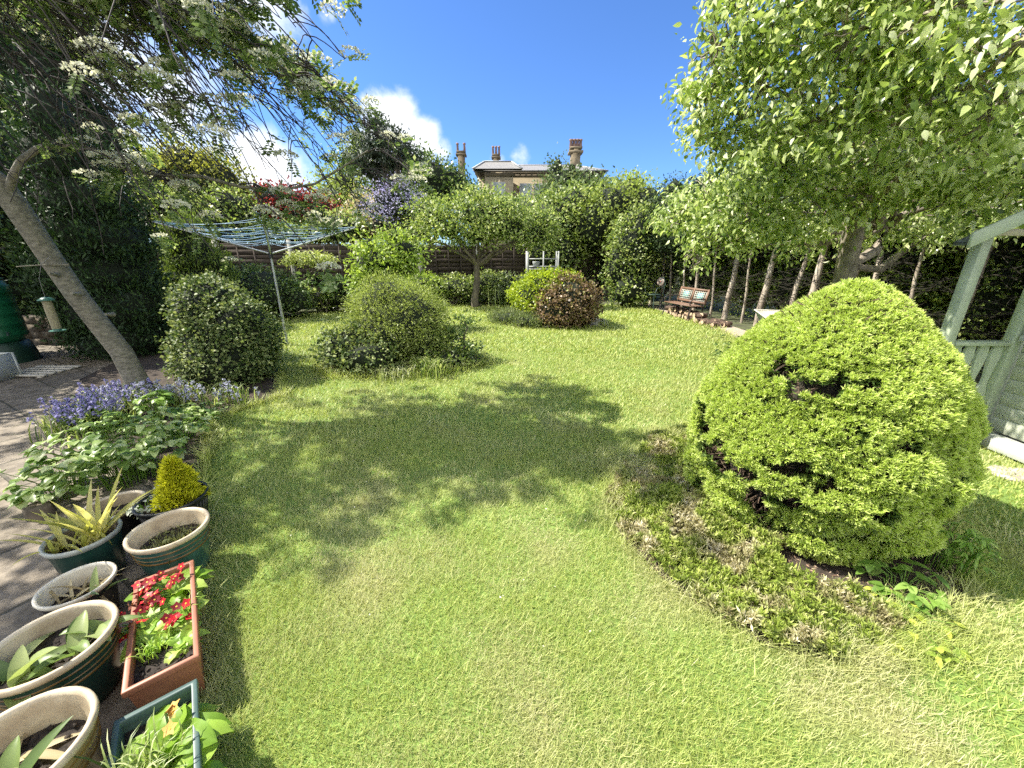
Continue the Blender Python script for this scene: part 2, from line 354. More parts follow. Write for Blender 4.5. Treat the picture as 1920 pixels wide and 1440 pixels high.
b.inputs['Roughness'].default_value = .8
ad = t.nodes.new('ShaderNodeMath'); ad.operation = 'MULTIPLY_ADD'; ad.inputs[1].default_value = -1.2; t.links.new(br.outputs['Fac'], ad.inputs[0]); t.links.new(no.outputs['Fac'], ad.inputs[2])
bp = t.nodes.new('ShaderNodeBump'); bp.inputs['Strength'].default_value = .8; bp.inputs['Distance'].default_value = .012; t.links.new(ad.outputs[0], bp.inputs['Height']); t.links.new(bp.outputs[0], b.inputs['Normal'])
sheet('patio', PATIO, .016, m)
paving_m = m
gravel_m = solid('path_grit', (.52, .44, .35), (.25, .20, .15), 60, .95, bump=.8)
PATH = [G(1195, 571), G(1240, 584), G(1290, 604), G(1350, 622), G(1395, 645), (4.45, 6.6), (4.5, 5.0), (5.6, 5.0), (5.2, 7.6), (5.2, 9.7), (4.9, 11.6), (4.6, 13.3)]
sheet('path', PATH, .010, gravel_m)

# ---------------------------------------------------------------- grass
grass_m = leaf_mat('grass_blade', [(.20, .26, .055), (.34, .41, .10), (.455, .50, .15), (.60, .60, .28)], trans=.28, rough=.5, patch=(1.5, .42, .64, [(.30, .32, .12), (.44, .45, .20), (.56, .54, .30), (.66, .61, .40)], (1.8, 5.0)))
def grass_blades(rng, x, y, h, wd, lean, mb, z0=.004):
    n = len(x); a = rng.uniform(0, 2 * pi, n); d = np.stack([np.cos(a), np.sin(a), np.zeros(n)], 1)
    s = np.stack([-np.sin(a), np.cos(a), np.zeros(n)], 1)
    h = h * rng.uniform(.55, 1.3, n); ln = h * lean * rng.uniform(.1, 1.6, n); wd = wd * rng.uniform(.7, 1.3, n)
    b = np.stack([x, y, np.full(n, z0)], 1); tp = b + d * ln[:, None]; tp[:, 2] += h
    V = np.stack([b - s * wd[:, None] / 2, tp - s * wd[:, None] * .12, tp + s * wd[:, None] * .12, b + s * wd[:, None] / 2], 1).reshape(-1, 3)
    r = np.clip(rng.normal(.45, .24, n), 0, 1); mb.add(V, np.arange(4 * n).reshape(-1, 4), np.repeat(r, 4))
rng = np.random.default_rng(5); gm = MB()
BEDS = [BED_CON, BED_MID, BED_RND]
for (d0, d1, dens, h, wd) in ((0, 2.0, 30000, .023, .0025), (2.0, 3.6, 14500, .025, .0038), (3.6, 6.5, 4500, .032, .0078), (6.5, 10, 1700, .042, .016), (10, 16, 800, .05, .028)):
    ymax = min(d1, 15); xm = min(d1, 1.35 * d1 + .3)
    n = int(dens * (2 * xm) * ymax); n = min(n, 3000000)
    x = rng.uniform(-xm, xm, n); y = rng.uniform(.35 if d0 == 0 else 0, ymax, n)
    dd = np.hypot(x, y); ok = (dd >= d0) & (dd < d1) & (np.abs(x) < 1.40 * (y * .947 + .531) + .05) & inpoly(x, y, LAWN)
    x, y = x[ok], y[ok]
    for bd in BEDS:
        ok = ~inpoly(x, y, bd); x, y = x[ok], y[ok]
    # thinner where the turf is worn
    k = np.sin(2.1 * x + 1.3 * y) * np.sin(1.7 * y - .9 * x + 1) + .6 * np.sin(5.3 * x + .7) * np.sin(4.7 * y + 2); ok = rng.random(len(x)) < .82 + .22 * k
    x, y = x[ok], y[ok]
    grass_blades(rng, x, y, h * (1 + .12 * np.sin(3 * x) * np.sin(2.6 * y)), wd, .95, gm)
# long grass along the edges of beds, pots and path
def edge_grass(poly, dens, h, sp, wd=.004, closed=True):
    pl = np.array([[p[0], p[1]] for p in poly]); k = len(pl)
    for i in range(k if closed else k - 1):
        a, b_ = pl[i], pl[(i + 1) % k]; l = np.linalg.norm(b_ - a)
        if l > 6 or np.hypot(*(a + b_) / 2) > 11: continue
        n = int(l * dens); t_ = rng.random(n); q = a + (b_ - a) * t_[:, None] + rng.normal(0, sp, (n, 2))
        dist = np.hypot(*(a + b_) / 2)
        grass_blades(rng, q[:, 0], q[:, 1], h, wd * max(1, dist / 2.4), 1.3, gm, .006)
edge_grass(BED_CON, 700, .065, .05, .0035); edge_grass(BED_MID, 350, .11, .06); edge_grass(BED_RND, 120, .10, .05)
edge_grass(LAWN[:10], 650, .065, .03, .0035, False); edge_grass(LAWN[14:25], 120, .10, .05, .004, False)
# taller rough grass at the front corner of the conifer bed
q = G(1660, 1190)[:2] + rng.normal(0, 1, (5200, 2)) * (.22, .10); grass_blades(rng, q[:, 0], q[:, 1], .05, .003, 1.1, gm)
q = G(1180, 900)[:2] + rng.normal(0, 1, (2500, 2)) * (.10, .20); grass_blades(rng, q[:, 0], q[:, 1], .08, .0045, 1.2, gm)
tag(gm.build('grass', grass_m), kind='stuff')
# ================================================================ PLANTS
def plant(name, label, cat, mb, mats, parts=(), group=None):
    """thing made of a foliage mesh (the thing itself is an Empty at its foot)"""
    V = np.concatenate(mb.v); c = (float(V[:, 0].mean()), float(V[:, 1].mean()), float(max(0, V[:, 2].min())))
    t_ = thing(name, label, cat, c, 0, group)
    o = mb.build(parts[0] if parts else 'foliage', mats, t_, loc=c); o.location = (0, 0, 0)
    return t_, c
def addpart(t_, c, nm, mb, mats, smooth=False):
    o = mb.build(nm, mats, t_, smooth, loc=c); o.location = (0, 0, 0); return o
def shrub(name, label, cat, lobes, mat, seed, stem=None, group=None, part='foliage', core_m=None, **kw):
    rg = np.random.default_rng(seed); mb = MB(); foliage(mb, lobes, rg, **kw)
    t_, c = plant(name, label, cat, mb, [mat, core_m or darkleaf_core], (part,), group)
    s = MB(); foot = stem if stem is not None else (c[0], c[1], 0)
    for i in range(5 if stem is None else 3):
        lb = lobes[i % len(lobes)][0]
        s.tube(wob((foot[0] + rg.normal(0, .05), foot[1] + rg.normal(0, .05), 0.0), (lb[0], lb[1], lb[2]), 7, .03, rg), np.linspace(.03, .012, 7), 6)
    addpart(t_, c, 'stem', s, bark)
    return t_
def tree(name, label, lobes, mat, seed, base, tr=.1, bm=None, part='crown', cat='tree', group=None, fork=.45, **kw):
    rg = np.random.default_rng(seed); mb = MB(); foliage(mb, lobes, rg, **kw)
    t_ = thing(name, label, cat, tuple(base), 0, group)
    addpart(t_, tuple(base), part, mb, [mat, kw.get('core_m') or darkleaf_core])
    s = MB(); base = np.asarray(base, float)
    cen = np.mean([l[0] for l in lobes], 0); top = max(l[0][2] for l in lobes)
    f = base + (np.array([cen[0], cen[1], top]) - base) * fork
    f[2] = base[2] + (top - base[2]) * fork
    s.tube(np.concatenate([wob(base, f, 9, .02 * tr / .1, rg)]), np.linspace(tr * 1.2, tr * .8, 9), 12)
    for l in lobes:
        s.tube(wob(f - (0, 0, .02), l[0], 8, .05, rg), np.linspace(tr * .6, tr * .15, 8), 7)
    addpart(t_, tuple(base), 'trunk', s, bm or bark, True)
    return t_
M_ = leaf_mat
yew_m = M_('yew_needles', [(.010, .030, .008), (.022, .055, .012), (.05, .10, .02)], .12, .6)
thuja_m = M_('cypress_sprays', [(.05, .09, .015), (.12, .18, .03), (.26, .32, .07)], .3, .6)
clip_m = M_('privet_leaves', [(.035, .07, .018), (.08, .13, .035), (.22, .27, .10), (.42, .46, .19)], .25, .58)
hebe_m = M_('fine_leaves', [(.13, .17, .035), (.26, .32, .08), (.48, .54, .20)], .4, .5)
dk_m = M_('dark_glossy_leaves', [(.03, .065, .015), (.075, .13, .03), (.16, .23, .06), (.36, .42, .18)], .28, .35)
mid_m = M_('mid_green_leaves', [(.07, .12, .025), (.16, .23, .05), (.32, .39, .12), (.58, .61, .30)], .38, .40)
lime_m = M_('lime_leaves', [(.13, .20, .03), (.26, .36, .06), (.48, .57, .15)], .43, .45)
yel_m = M_('yellow_leaves', [(.13, .15, .03), (.28, .29, .05), (.46, .44, .10)], .4, .45)
red_m = M_('red_leaves', [(.10, .012, .015), (.22, .03, .03), (.40, .10, .07)], .35, .45, tint=(1.3, .7, .6))
cedar_m = M_('cedar_needles', [(.022, .038, .026), (.05, .075, .045), (.12, .15, .09)], .12, .6)
bronze_m = M_('bronze_leaves', [(.07, .05, .03), (.16, .11, .06), (.30, .20, .12), (.30, .30, .10)], .25, .4)
lilac_m = M_('lilac_blossom', [(.30, .28, .44), (.46, .44, .64), (.62, .60, .78)], .3, .7, 1, tint=(1, .95, 1.1))
pinkish_m = M_('blossom_yellow_pink', [(.35, .30, .14), (.50, .42, .24), (.62, .50, .38)], .3, .6)
apple_m = M_('apple_leaves', [(.06, .11, .02), (.23, .32, .07), (.50, .57, .25), (.80, .82, .60)], .42, .27)
rowan_m = M_('rowan_leaves', [(.04, .08, .022), (.10, .16, .045), (.20, .27, .10), (.42, .46, .26)], .42, .38)
cream_m = M_('cream_blossom', [(.55, .55, .40), (.72, .72, .56), (.84, .83, .74)], .45, .8, 1.0, tint=(1, 1, .9))
gold_m = M_('golden_needles', [(.22, .31, .045), (.46, .55, .12), (.72, .79, .32)], .33, .55, tint=(1.15, 1.2, .7))
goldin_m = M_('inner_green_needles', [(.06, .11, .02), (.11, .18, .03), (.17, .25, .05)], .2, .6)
heath_m = M_('heather_sprigs', [(.16, .26, .03), (.30, .40, .07), (.48, .48, .20), (.60, .50, .38)], .25, .7)

# ---- tall yew and the smaller cypress on the left
def column(name, label, c, r, h, mat, seed, dens, tpl, size, top=.35, cat='tree', per=16):
    lobes = []; k = 7
    for i in range(k):
        z = h * (i + .5) / k; q = r * (1 - (1 - top) * max(0, (i - 2.5) / (k - 3.5)) ** 1.3) * (.93 if i == 0 else 1)
        lobes.append((np.array([c[0] + .05 * sin(i * 2.1), c[1] + .05 * cos(i * 1.7), z]), (q, q, h / k * .95)))
    return tree(name, label, lobes, mat, seed, (c[0], c[1], 0), .09, dens=dens, per=per, cr=.09, size=size, tpl=tpl, zmin=-.6, shell=(.86, 1.05), core=.88, amp=.06, droop=.9, out_=.35, inner=.9, cat=cat, fork=.6)
column('yew_tree', 'tall dark yew column rising behind the leaning grey trunk', (-6.62, 6.5), .76, 3.7, yew_m, 11, 60, 'narrow', .085, per=18)
column('cypress_tree', 'shorter cypress with sunlit yellow edges beside the rotary clothes dryer', P(368, 500, 9.0), .62, 2.25, thuja_m, 12, 50, 'narrow', .09, .6)

# ---- clipped round shrub
c0 = G(425, 738)
shrub('clipped_shrub', 'dense clipped shrub with pale lit top and dark sides beside the bluebells', 'shrub',
      [((-3.84, 5.15, .48), (.57, .56, .56)), ((-4.04, 5.25, .92), (.40, .44, .40)), ((-3.60, 5.10, .62), (.35, .42, .46)), ((-3.84, 4.95, .28), (.54, .44, .38))], clip_m, 21, dens=190, per=12, cr=.045, size=.042, tpl='round', amp=.05, core=.9, shell=(.93, 1.04), inner=.92)
# ---- centre-left island
shrub('feathery_shrub', 'large fine-leaved yellow-green shrub in the middle of the island bed', 'shrub',
      [((-1.78, 6.05, .58), (.76, .66, .62)), ((-1.92, 6.1, .84), (.52, .48, .44)), ((-1.50, 6.05, .58), (.44, .45, .48)), ((-1.95, 5.75, .42), (.52, .45, .40)), ((-1.42, 5.95, .36), (.42, .4, .34))], hebe_m, 22, dens=150, per=18, cr=.06, size=.045, tpl='narrow', amp=.10, core=.82, shell=(.8, 1.1), upb=.2, out_=.9, inner=.85)
shrub('evergreen_shrub', 'low dark leaved shrub at the left foot of the feathery shrub', 'shrub',
      [((-2.35, 5.55, .33), (.42, .35, .34)), ((-2.60, 5.60, .20), (.28, .25, .22)), ((-2.05, 5.35, .25), (.38, .3, .27))], clip_m, 23, dens=110, per=10, cr=.06, size=.05, tpl='round', amp=.15, core=.75)
shrub('rose_bush', 'leggy rose bush at the right end of the island bed', 'shrub',
      [((-.75, 6.05, .62), (.14, .12, .13)), ((-.80, 5.85, .30), (.16, .15, .17)), ((-.62, 5.75, .22), (.14, .14, .14)), ((-.9, 6.0, .45), (.1, .1, .1))], dk_m, 24, stem=(-.75, 5.9, 0), dens=90, per=8, cr=.05, size=.065, tpl='leaf', core=0, amp=.2)
shrub('cranesbill_plant', 'low leafy clump at the right foot of the feathery shrub', 'plant',
      [((-.95, 5.65, .12), (.32, .25, .16)), ((-1.25, 5.5, .10), (.30, .2, .14))], mid_m, 25, dens=70, per=8, cr=.06, size=.06, tpl='round', core=.5)
# strap-leaved clumps on the edge of the island
def strap(name, label, c, n, h, sp, mat, seed, wd=.014, cat='plant', group=None, flop=1.0, segs=4):
    rg = np.random.default_rng(seed); mb = MB(); a = rg.uniform(0, 2 * pi, n); hh = h * rg.uniform(.6, 1.2, n); ln = hh * flop * rg.uniform(.3, 1.1, n)
    bx = c[0] + rg.normal(0, sp, n); by = c[1] + rg.normal(0, sp, n); d = np.stack([np.cos(a), np.sin(a), 0 * a], 1); s = np.stack([-np.sin(a), np.cos(a), 0 * a], 1)
    ring = []
    for k in range(segs + 1):
        q = k / segs; pz = hh * np.sin(q * 1.9) / 1.0 * .9; px = ln * q ** 1.5
        cen = np.stack([bx, by, np.full(n, c[2])], 1) + d * px[:, None]; cen[:, 2] += np.maximum(pz, 0)
        w_ = wd * (1 - q ** 2.2 * .92); ring.append(cen - s * w_ / 2); ring.append(cen + s * w_ / 2)
    V = np.stack(ring, 1); F = np.concatenate([np.array([[2 * k, 2 * k + 1, 2 * k + 3, 2 * k + 2]]) for k in range(segs)])
    kk = 2 * (segs + 1); mb.add(V.reshape(-1, 3), (F[None] + (np.arange(n) * kk)[:, None, None]).reshape(-1, 4), np.repeat(rg.random(n), kk))
    if name is None: return mb
    t_, cc = plant(name, label, cat, mb, mat, ('leaf_clump',), group); return t_
strap('ornamental_grass', 'pale strap-leaved grass tuft on the front edge of the island bed', (-1.62, 5.15, 0), 260, .17, .16, M_('pale_straps', [(.15, .20, .06), (.36, .40, .18), (.6, .6, .38)], .3), 26, .012)
strap('daylily_plant', 'green strap-leaved clump at the front right of the island bed', (-1.15, 5.25, 0), 220, .26, .13, mid_m, 27, .012)

# ---- right-hand island
shrub('golden_privet', 'rounded yellow-topped shrub behind the bronze one in the far island bed', 'shrub',
      [((.85, 9.75, .62), (.80, .7, .58)), ((1.15, 9.6, .72), (.6, .6, .48))], M_('golden_privet_leaves', [(.12, .18, .02), (.30, .38, .03), (.52, .60, .05)], .35, .4), 31, dens=95, per=11, cr=.07, size=.065, tpl='round', core=.85, amp=.07, shell=(.88, 1.06))
shrub('bronze_shrub', 'dense bronze-leaved shrub at the front of the far island bed', 'shrub',
      [((1.32, 9.15, .55), (.62, .5, .56)), ((1.12, 9.05, .40), (.55, .45, .42)), ((1.6, 9.2, .42), (.42, .4, .42))], bronze_m, 32, dens=110, per=11, cr=.07, size=.06, tpl='round', core=.85, amp=.09, shell=(.88, 1.06))
shrub('lavender', 'low grey-green lavender mound at the left end of the far island bed', 'plant',
      [((.05, 9.35, .14), (.50, .32, .22)), ((.45, 9.0, .12), (.45, .28, .2)), ((-.25, 9.6, .12), (.35, .3, .18))], M_('lavender_sprigs', [(.10, .14, .05), (.20, .25, .10), (.34, .36, .20)], .25, .7), 33, dens=90, per=14, cr=.05, size=.07, tpl='narrow', core=.7, upb=0, droop=1.2)

# ---- far left border
shrub('dark_bushy_shrub', 'dark spreading shrub on the border behind the clothes dryer pole', 'shrub',
      [blob(505, 550, 10.2, 62, 42), blob(470, 535, 10.6, 45, 36), blob(545, 565, 10.2, 34, 24), blob(430, 545, 10.4, 40, 36)], dk_m, 41, dens=60, per=12, cr=.09, size=.065, core=.85)
tree('umbrella_maple', 'small flat-topped maple in the border by the panel fence', [blob(582, 487, 11.2, 36, 9), blob(560, 492, 11.1, 18, 7), blob(606, 494, 11.1, 16, 7)], M_('pale_maple_leaves', [(.20, .26, .06), (.40, .45, .14), (.60, .62, .30)], .35), 42, G(576, 574) * (1, 1, 0), .035, fork=.75, dens=60, per=14, cr=.09, size=.08, tpl='leaf', core=.5, zmin=-.3, droop=-.3)
shrub('rodgersia_plant', 'large pale-leaved plant under the flat-topped maple', 'plant', [blob(592, 530, 11.3, 16, 12), blob(630, 538, 11.2, 20, 13), blob(566, 545, 11.2, 16, 12)], M_('big_pale_leaves', [(.12, .22, .06), (.30, .42, .16), (.5, .58, .32)], .3), 43, dens=22, per=7, cr=.08, size=.2, tpl='leaf', core=.6, upb=1)
shrub('border_plants', 'mixed leafy perennials along the far left lawn edge', 'plant', [blob(u, v, 11.4, 30, 17) for u, v in ((560, 560), (600, 562), (640, 560), (672, 556))], mid_m, 44, dens=50, per=10, cr=.07, size=.075, core=.8)
tree('lime_maple', 'bright lime-green small tree behind the feathery shrub', [blob(722, 490, 8.8, 52, 34), blob(690, 500, 8.7, 34, 30), blob(755, 470, 8.9, 34, 24), blob(735, 448, 9, 20, 18), blob(700, 530, 8.6, 34, 24), blob(690, 458, 8.9, 18, 14), blob(760, 500, 8.8, 28, 20)],
     lime_m, 45, (-2.95, 8.75, 0), .05, dens=42, per=14, cr=.11, size=.085, tpl='leaf', core=.62, amp=.2, fork=.35)
# far border row in front of the fence
rb = np.random.default_rng(46)
for i, (u, v, ru, rv, mt, lab) in enumerate([
        (790, 533, 40, 20, lime_m, 'yellow-green perennial mound left of the centre tree trunk'),
        (850, 538, 42, 20, mid_m, 'leafy perennial mound just left of the centre tree trunk'),
        (915, 535, 34, 24, mid_m, 'tall leafy perennials immediately right of the centre tree trunk'),
        (948, 540, 32, 26, M_('silver_leaves', [(.14, .20, .09), (.28, .34, .18), (.45, .50, .32)], .3), 'silvery green perennials between the trunk and the far island bed'),
        (745, 545, 36, 22, hebe_m, 'soft yellow-green mound behind the top of the feathery shrub')]):
    shrub('perennial_clump', lab, 'plant', [blob(u, v, 13.1, ru, rv), blob(u - ru * .5, v + 6, 12.9, ru * .6, rv * .8), blob(u + ru * .5, v + 4, 12.9, ru * .6, rv * .8)], mt, 460 + i, dens=50, per=10, cr=.09, size=.08, core=.8, group='perennials in the far border')
strap('iris_clump', 'upright iris leaves in the far border right of the centre trunk', (P(960, 540, 12.9)[0], 13.0, 0), 160, .75, .35, mid_m, 47, .03, flop=.4)

# ---- centre apple tree
cb = (G(893, 573)[0], 12.3, 0)
tree('small_apple_tree', 'spreading small fruit tree standing alone in the centre of the far lawn', [blob(u, v, Y, a, b_) for u, v, Y, a, b_ in (
      (895, 405, 12.3, 66, 40), (840, 430, 12.2, 52, 34), (815, 408, 12.4, 42, 32), (955, 425, 12.3, 56, 34), (1000, 440, 12.4, 46, 28), (880, 375, 12.5, 36, 20), (893, 442, 12.2, 50, 20), (790, 440, 12.2, 26, 18), (940, 390, 12.4, 40, 22), (1020, 415, 12.5, 34, 22))],
     mid_m, 51, cb, .10, dens=24, per=15, cr=.16, size=.095, tpl='quad', core=.45, amp=.22, fork=.42, shell=(.45, 1.1), corem=1)
# ---- trees and hedge beyond, centre to right
def far(name, label, lst, mat, seed, base=None, cat='tree', extra=(), **kw):
    lobes = [blob(*q) for q in lst] + list(extra); c = np.mean([l[0] for l in lobes], 0)
    k = dict(dens=14, per=14, cr=.2, size=.13, core=.84, amp=.14, shell=(.82, 1.08), fork=.4); k.update(kw)
    return tree(name, label, lobes, mat, seed, (c[0], c[1], 0) if base is None else base, kw.get('tr', .12) if 'tr' in kw else .12, cat=cat, **{a: b for a, b in k.items() if a != 'tr'})
far('beech_hedge', 'sunny broad hedge tree directly right of the centre tree', [(1040, 430, 15.5, 55, 62), (1075, 400, 15.5, 48, 42), (1010, 475, 15.2, 40, 34), (1050, 470, 15.2, 40, 30)], mid_m, 61)
far('field_maple', 'yellow-green rounded tree right of the centre above the dark gap', [(1150, 395, 15.5, 60, 48), (1110, 420, 15, 44, 36), (1200, 400, 15.2, 42, 50), (1180, 360, 16, 34, 26), (1100, 455, 15.5, 34, 20)], M_('maple_green', [(.12, .17, .035), (.26, .33, .075), (.48, .54, .19)], .42), 62)
far('ivy_clad_tree', 'ivy-clothed column of leaves between the dark gap and the seat', [(1182, 470, 12.8, 34, 60), (1178, 545, 12.5, 34, 32), (1160, 500, 12.7, 22, 40), (1205, 520, 12.8, 22, 50), (1195, 430, 13, 34, 40)], mid_m, 63, dens=26, per=14, cr=.13, size=.1)
far('holly_tree', 'dark holly tree filling the shaded gap behind the island bed', [(1120, 500, 16.5, 50, 60), (1090, 520, 16.5, 40, 40)], dk_m, 64, dens=14)
far('apple_hedge', 'loose leafy tree behind and right of the small fruit tree', [(975, 412, 17, 60, 32), (930, 404, 17.5, 50, 24), (1015, 400, 17, 40, 26)], mid_m, 65)
far('ivy_tree', 'grey-green bushy tree in front of the right side of the stone house', [(1052, 345, 26, 26, 24), (1040, 358, 26, 34, 14), (1090, 350, 26, 26, 20), (1078, 368, 25, 45, 22), (1130, 355, 25, 30, 14), (1045, 316, 26, 9, 18), (1072, 318, 26, 9, 10)], M_('ivy_grey', [(.05, .09, .03), (.12, .18, .06), (.26, .30, .13)], .25), 66, size=.2, dens=7, cr=.3)
far('laurel_tree', 'broad dark evergreen left of the stone house', [(800, 345, 22, 60, 46), (850, 355, 22, 36, 34), (755, 350, 22, 44, 30), (725, 365, 22, 40, 36), (880, 375, 21, 30, 26)], dk_m, 67, size=.17, dens=9, cr=.25)
far('cedar_tree', 'tall dark conifer with layered upswept branches against the white cloud', [(712, 292, 19, 50, 14), (716, 270, 19, 42, 10), (712, 250, 19, 32, 8), (708, 232, 19, 20, 8), (705, 214, 19, 7, 13), (750, 276, 19, 26, 6), (768, 292, 19, 20, 7), (742, 252, 19, 18, 5), (700, 320, 19.5, 50, 22), (748, 312, 19.5, 34, 12)], cedar_m, 68, size=.20, dens=14, cr=.16, tpl='narrow', core=.5, shell=(.5, 1.2), amp=.3, droop=.25, out_=1.3, tr=.25)
far('ash_tree', 'light loose tree at the end of the rowan branch left of the conifer', [(650, 345, 22, 40, 30), (630, 370, 21, 46, 32), (655, 305, 23, 24, 26), (664, 262, 24, 10, 22), (620, 395, 20, 40, 30), (668, 385, 20, 40, 26)], M_('ash_green', [(.13, .18, .04), (.27, .34, .09), (.46, .52, .18)], .4), 69, size=.16, dens=9, cr=.28, core=.55, amp=.22)
far('golden_tree', 'yellow-leaved tree seen through the rowan twigs', [(350, 330, 17, 62, 52), (395, 350, 17, 60, 50), (300, 350, 16, 50, 50), (440, 380, 17, 40, 40)], yel_m, 70, dens=14)
far('sycamore_tree', 'green leafy tree below the golden one and above the dryer', [(350, 405, 14.5, 66, 40), (430, 400, 15, 50, 36), (290, 400, 14, 50, 46)], mid_m, 71)
far('red_maple', 'dark red maple showing over the fence', [(560, 390, 17.5, 46, 30), (600, 400, 17.5, 36, 28), (520, 385, 17.5, 40, 32), (500, 365, 18, 24, 16)], red_m, 72)
far('lilac_bush', 'pale purple flowering bush left of the centre tree', [(748, 366, 14.6, 34, 22), (722, 382, 14.4, 30, 24), (740, 392, 14.3, 24, 20)], lilac_m, 73, cat='shrub', dens=22, per=14, size=.08, core=.7)
far('spindle_bush', 'yellow and pinkish bush below the lilac', [(690, 400, 15.8, 34, 30), (672, 425, 15.6, 32, 26), (712, 425, 15.5, 34, 26)], pinkish_m, 74, cat='shrub', dens=20, size=.1)
far('hazel_bush', 'bright green bush rising just over the fence left of the lime tree', [(640, 430, 14.6, 44, 26), (600, 435, 14.8, 34, 18), (760, 425, 14.8, 36, 40), (790, 400, 15.5, 30, 30)], mid_m, 75, cat='shrub')
far('privet_hedge', 'green hedge tops running behind the fence on the far left', [(420, 440, 14.2, 50, 22), (480, 438, 15, 44, 16), (545, 438, 15.6, 44, 15), (605, 442, 15.8, 40, 14), (380, 430, 13.6, 40, 30)], mid_m, 76, cat='hedge')
far('elder_tree', 'leafy tree filling the left edge behind the green water butt', [(-330, 420, 7.5, 150, 130), (-200, 500, 7.8, 90, 110), (40, 470, 9.5, 70, 80), (-40, 420, 9, 90, 110), (90, 420, 9.8, 60, 90), (60, 560, 9, 60, 60), (10, 330, 10, 80, 80)], dk_m, 77, extra=[((-9.6, 5.6, 2.6), (1.3, 1.2, 1.0)), ((-8.6, 4.4, 2.7), (1.0, 1.0, .8)), ((-9.0, 7.0, 3.0), (1.2, 1.1, 1.3))], dens=26, per=12, size=.10, cr=.14)
far('spruce_tree', 'dark conifer mass behind the rowan canopy at the top left', [(90, 180, 11, 90, 120), (30, 100, 11, 80, 120), (150, 260, 11, 80, 90), (60, 300, 11, 90, 110), (110, 60, 11, 50, 80)], yew_m, 78, tpl='narrow', size=.14, dens=26, per=14, cr=.15, core=.8, shell=(.7, 1.15), tr=.18)
# ================================================================ ROWAN (leaning trunk, weeping canopy)
rg = np.random.default_rng(101)
rb_ = G(288, 768); rowan = thing('rowan_tree', 'leaning smooth grey trunk with white-flowered twiggy canopy over the patio and lawn', 'tree', tuple(rb_))
rb_ = tuple(rb_)
tp = [rb_] + [tuple(P(u, v, Y)) for u, v, Y in ((268, 735, 4.22), (252, 705, 4.22), (228, 660, 4.2), (188, 610, 4.17), (147, 558, 4.13), (106, 500, 4.1), (66, 440, 4.05), (34, 392, 4.02), (0, 345, 4.0), (-60, 295, 3.95), (-110, 235, 3.9))]
s = MB(); s.tube([(tp[0][0], tp[0][1], -.05)] + tp, [.15, .125, .115, .105, .098, .094, .091, .090, .090, .092, .092, .08, .07], 20)
for u, v, r in ((150, 552, .022), (212, 590, .02), (108, 515, .02)):       # knots and stubs on the bark
    k = P(u, v, 4.02); s.tube([k, k + (.03, -.10, .02)], [r * 1.3, r * .6], 8)
trunk_o = addpart(rowan, rb_, 'trunk', s, bark_rowan, True)
limb = MB(); arch = [P(u, v, Y) for u, v, Y in ((14, 372, 4.0), (24, 330, 3.97), (40, 300, 3.95), (70, 279, 3.95), (110, 271, 3.97), (155, 274, 4.0), (195, 290, 4.02), (240, 318, 4.05), (300, 328, 4.1), (380, 331, 4.15), (450, 350, 4.2), (520, 357, 4.25), (590, 345, 4.3), (640, 315, 4.3), (690, 282, 4.3))]
limb.tube(arch, np.concatenate([[.036, .031], np.linspace(.028, .007, len(arch) - 2)]), 10)
limb.tube([P(-90, 225, 3.9), (-5.3, 3.95, 3.3), (-5.0, 4.0, 3.7)], [.09, .075, .06], 10)
hub = np.array([-5.0, 4.0, 3.65]); twm = MB(); lf = MB(); fl = MB()
def pinnate(q, ax):
    """rowan leaf: paired narrow leaflets along a stalk"""
    n = len(q); k = 6; ax = unit(ax); side = unit(np.cross(ax, np.array([0, 0, 1.]) + rg.normal(0, .3, ax.shape))); upv = np.cross(side, ax)
    ln = rg.uniform(.10, .16, n)
    for i in range(k):
        t_ = (i + 1) / k
        b_ = q + ax * (ln * t_)[:, None] - np.array([0, 0, 1.]) * (.025 * t_ ** 2)
        for sg in (-1, 1):
            leaves(lf, b_, unit(side * sg + ax * .45), upv + rg.normal(0, .25, ax.shape), ln * .33, 'quad', np.clip(rg.normal(.5, .25, n), 0, 1))
    leaves(lf, q + ax * ln[:, None], ax, upv, ln * .33, 'quad', rg.random(n))
def corymb(c, r):
    n = int(55 * (r / .06) ** 1.5); d = rdirs(rg, n, .05); p_ = c + d * np.array([1, 1, .5]) * r * rg.uniform(.75, 1, n)[:, None]
    leaves(fl, p_, d + rg.normal(0, .6, d.shape), rdirs(rg, n), .022 * rg.uniform(.7, 1.3, n), 'round', rg.random(n))
endp = []
for i in range(11):
    ex = rg.uniform(-5.9, -1.9); ey = rg.uniform(2.6, 5.9 if ex > -4.0 else 3.9); endp.append((ex, ey, 4.0 - .10 * abs(ex + 4) - rg.uniform(0, .5)))
endp += [(-1.9, 3.8, 3.75), (-2.1, 3.1, 3.65), (-2.4, 3.5, 3.85), (-1.9, 3.2, 3.5), (-2.2, 3.7, 3.15), (-1.9, 4.3, 3.1), (-2.0, 5.0, 3.3), (-2.4, 4.6, 3.5), (-2.8, 3.3, 3.3), (-1.75, 4.7, 2.9), (-3.0, 3.2, 3.5), (-3.6, 3.0, 3.4), (-3.3, 3.9, 3.6)]
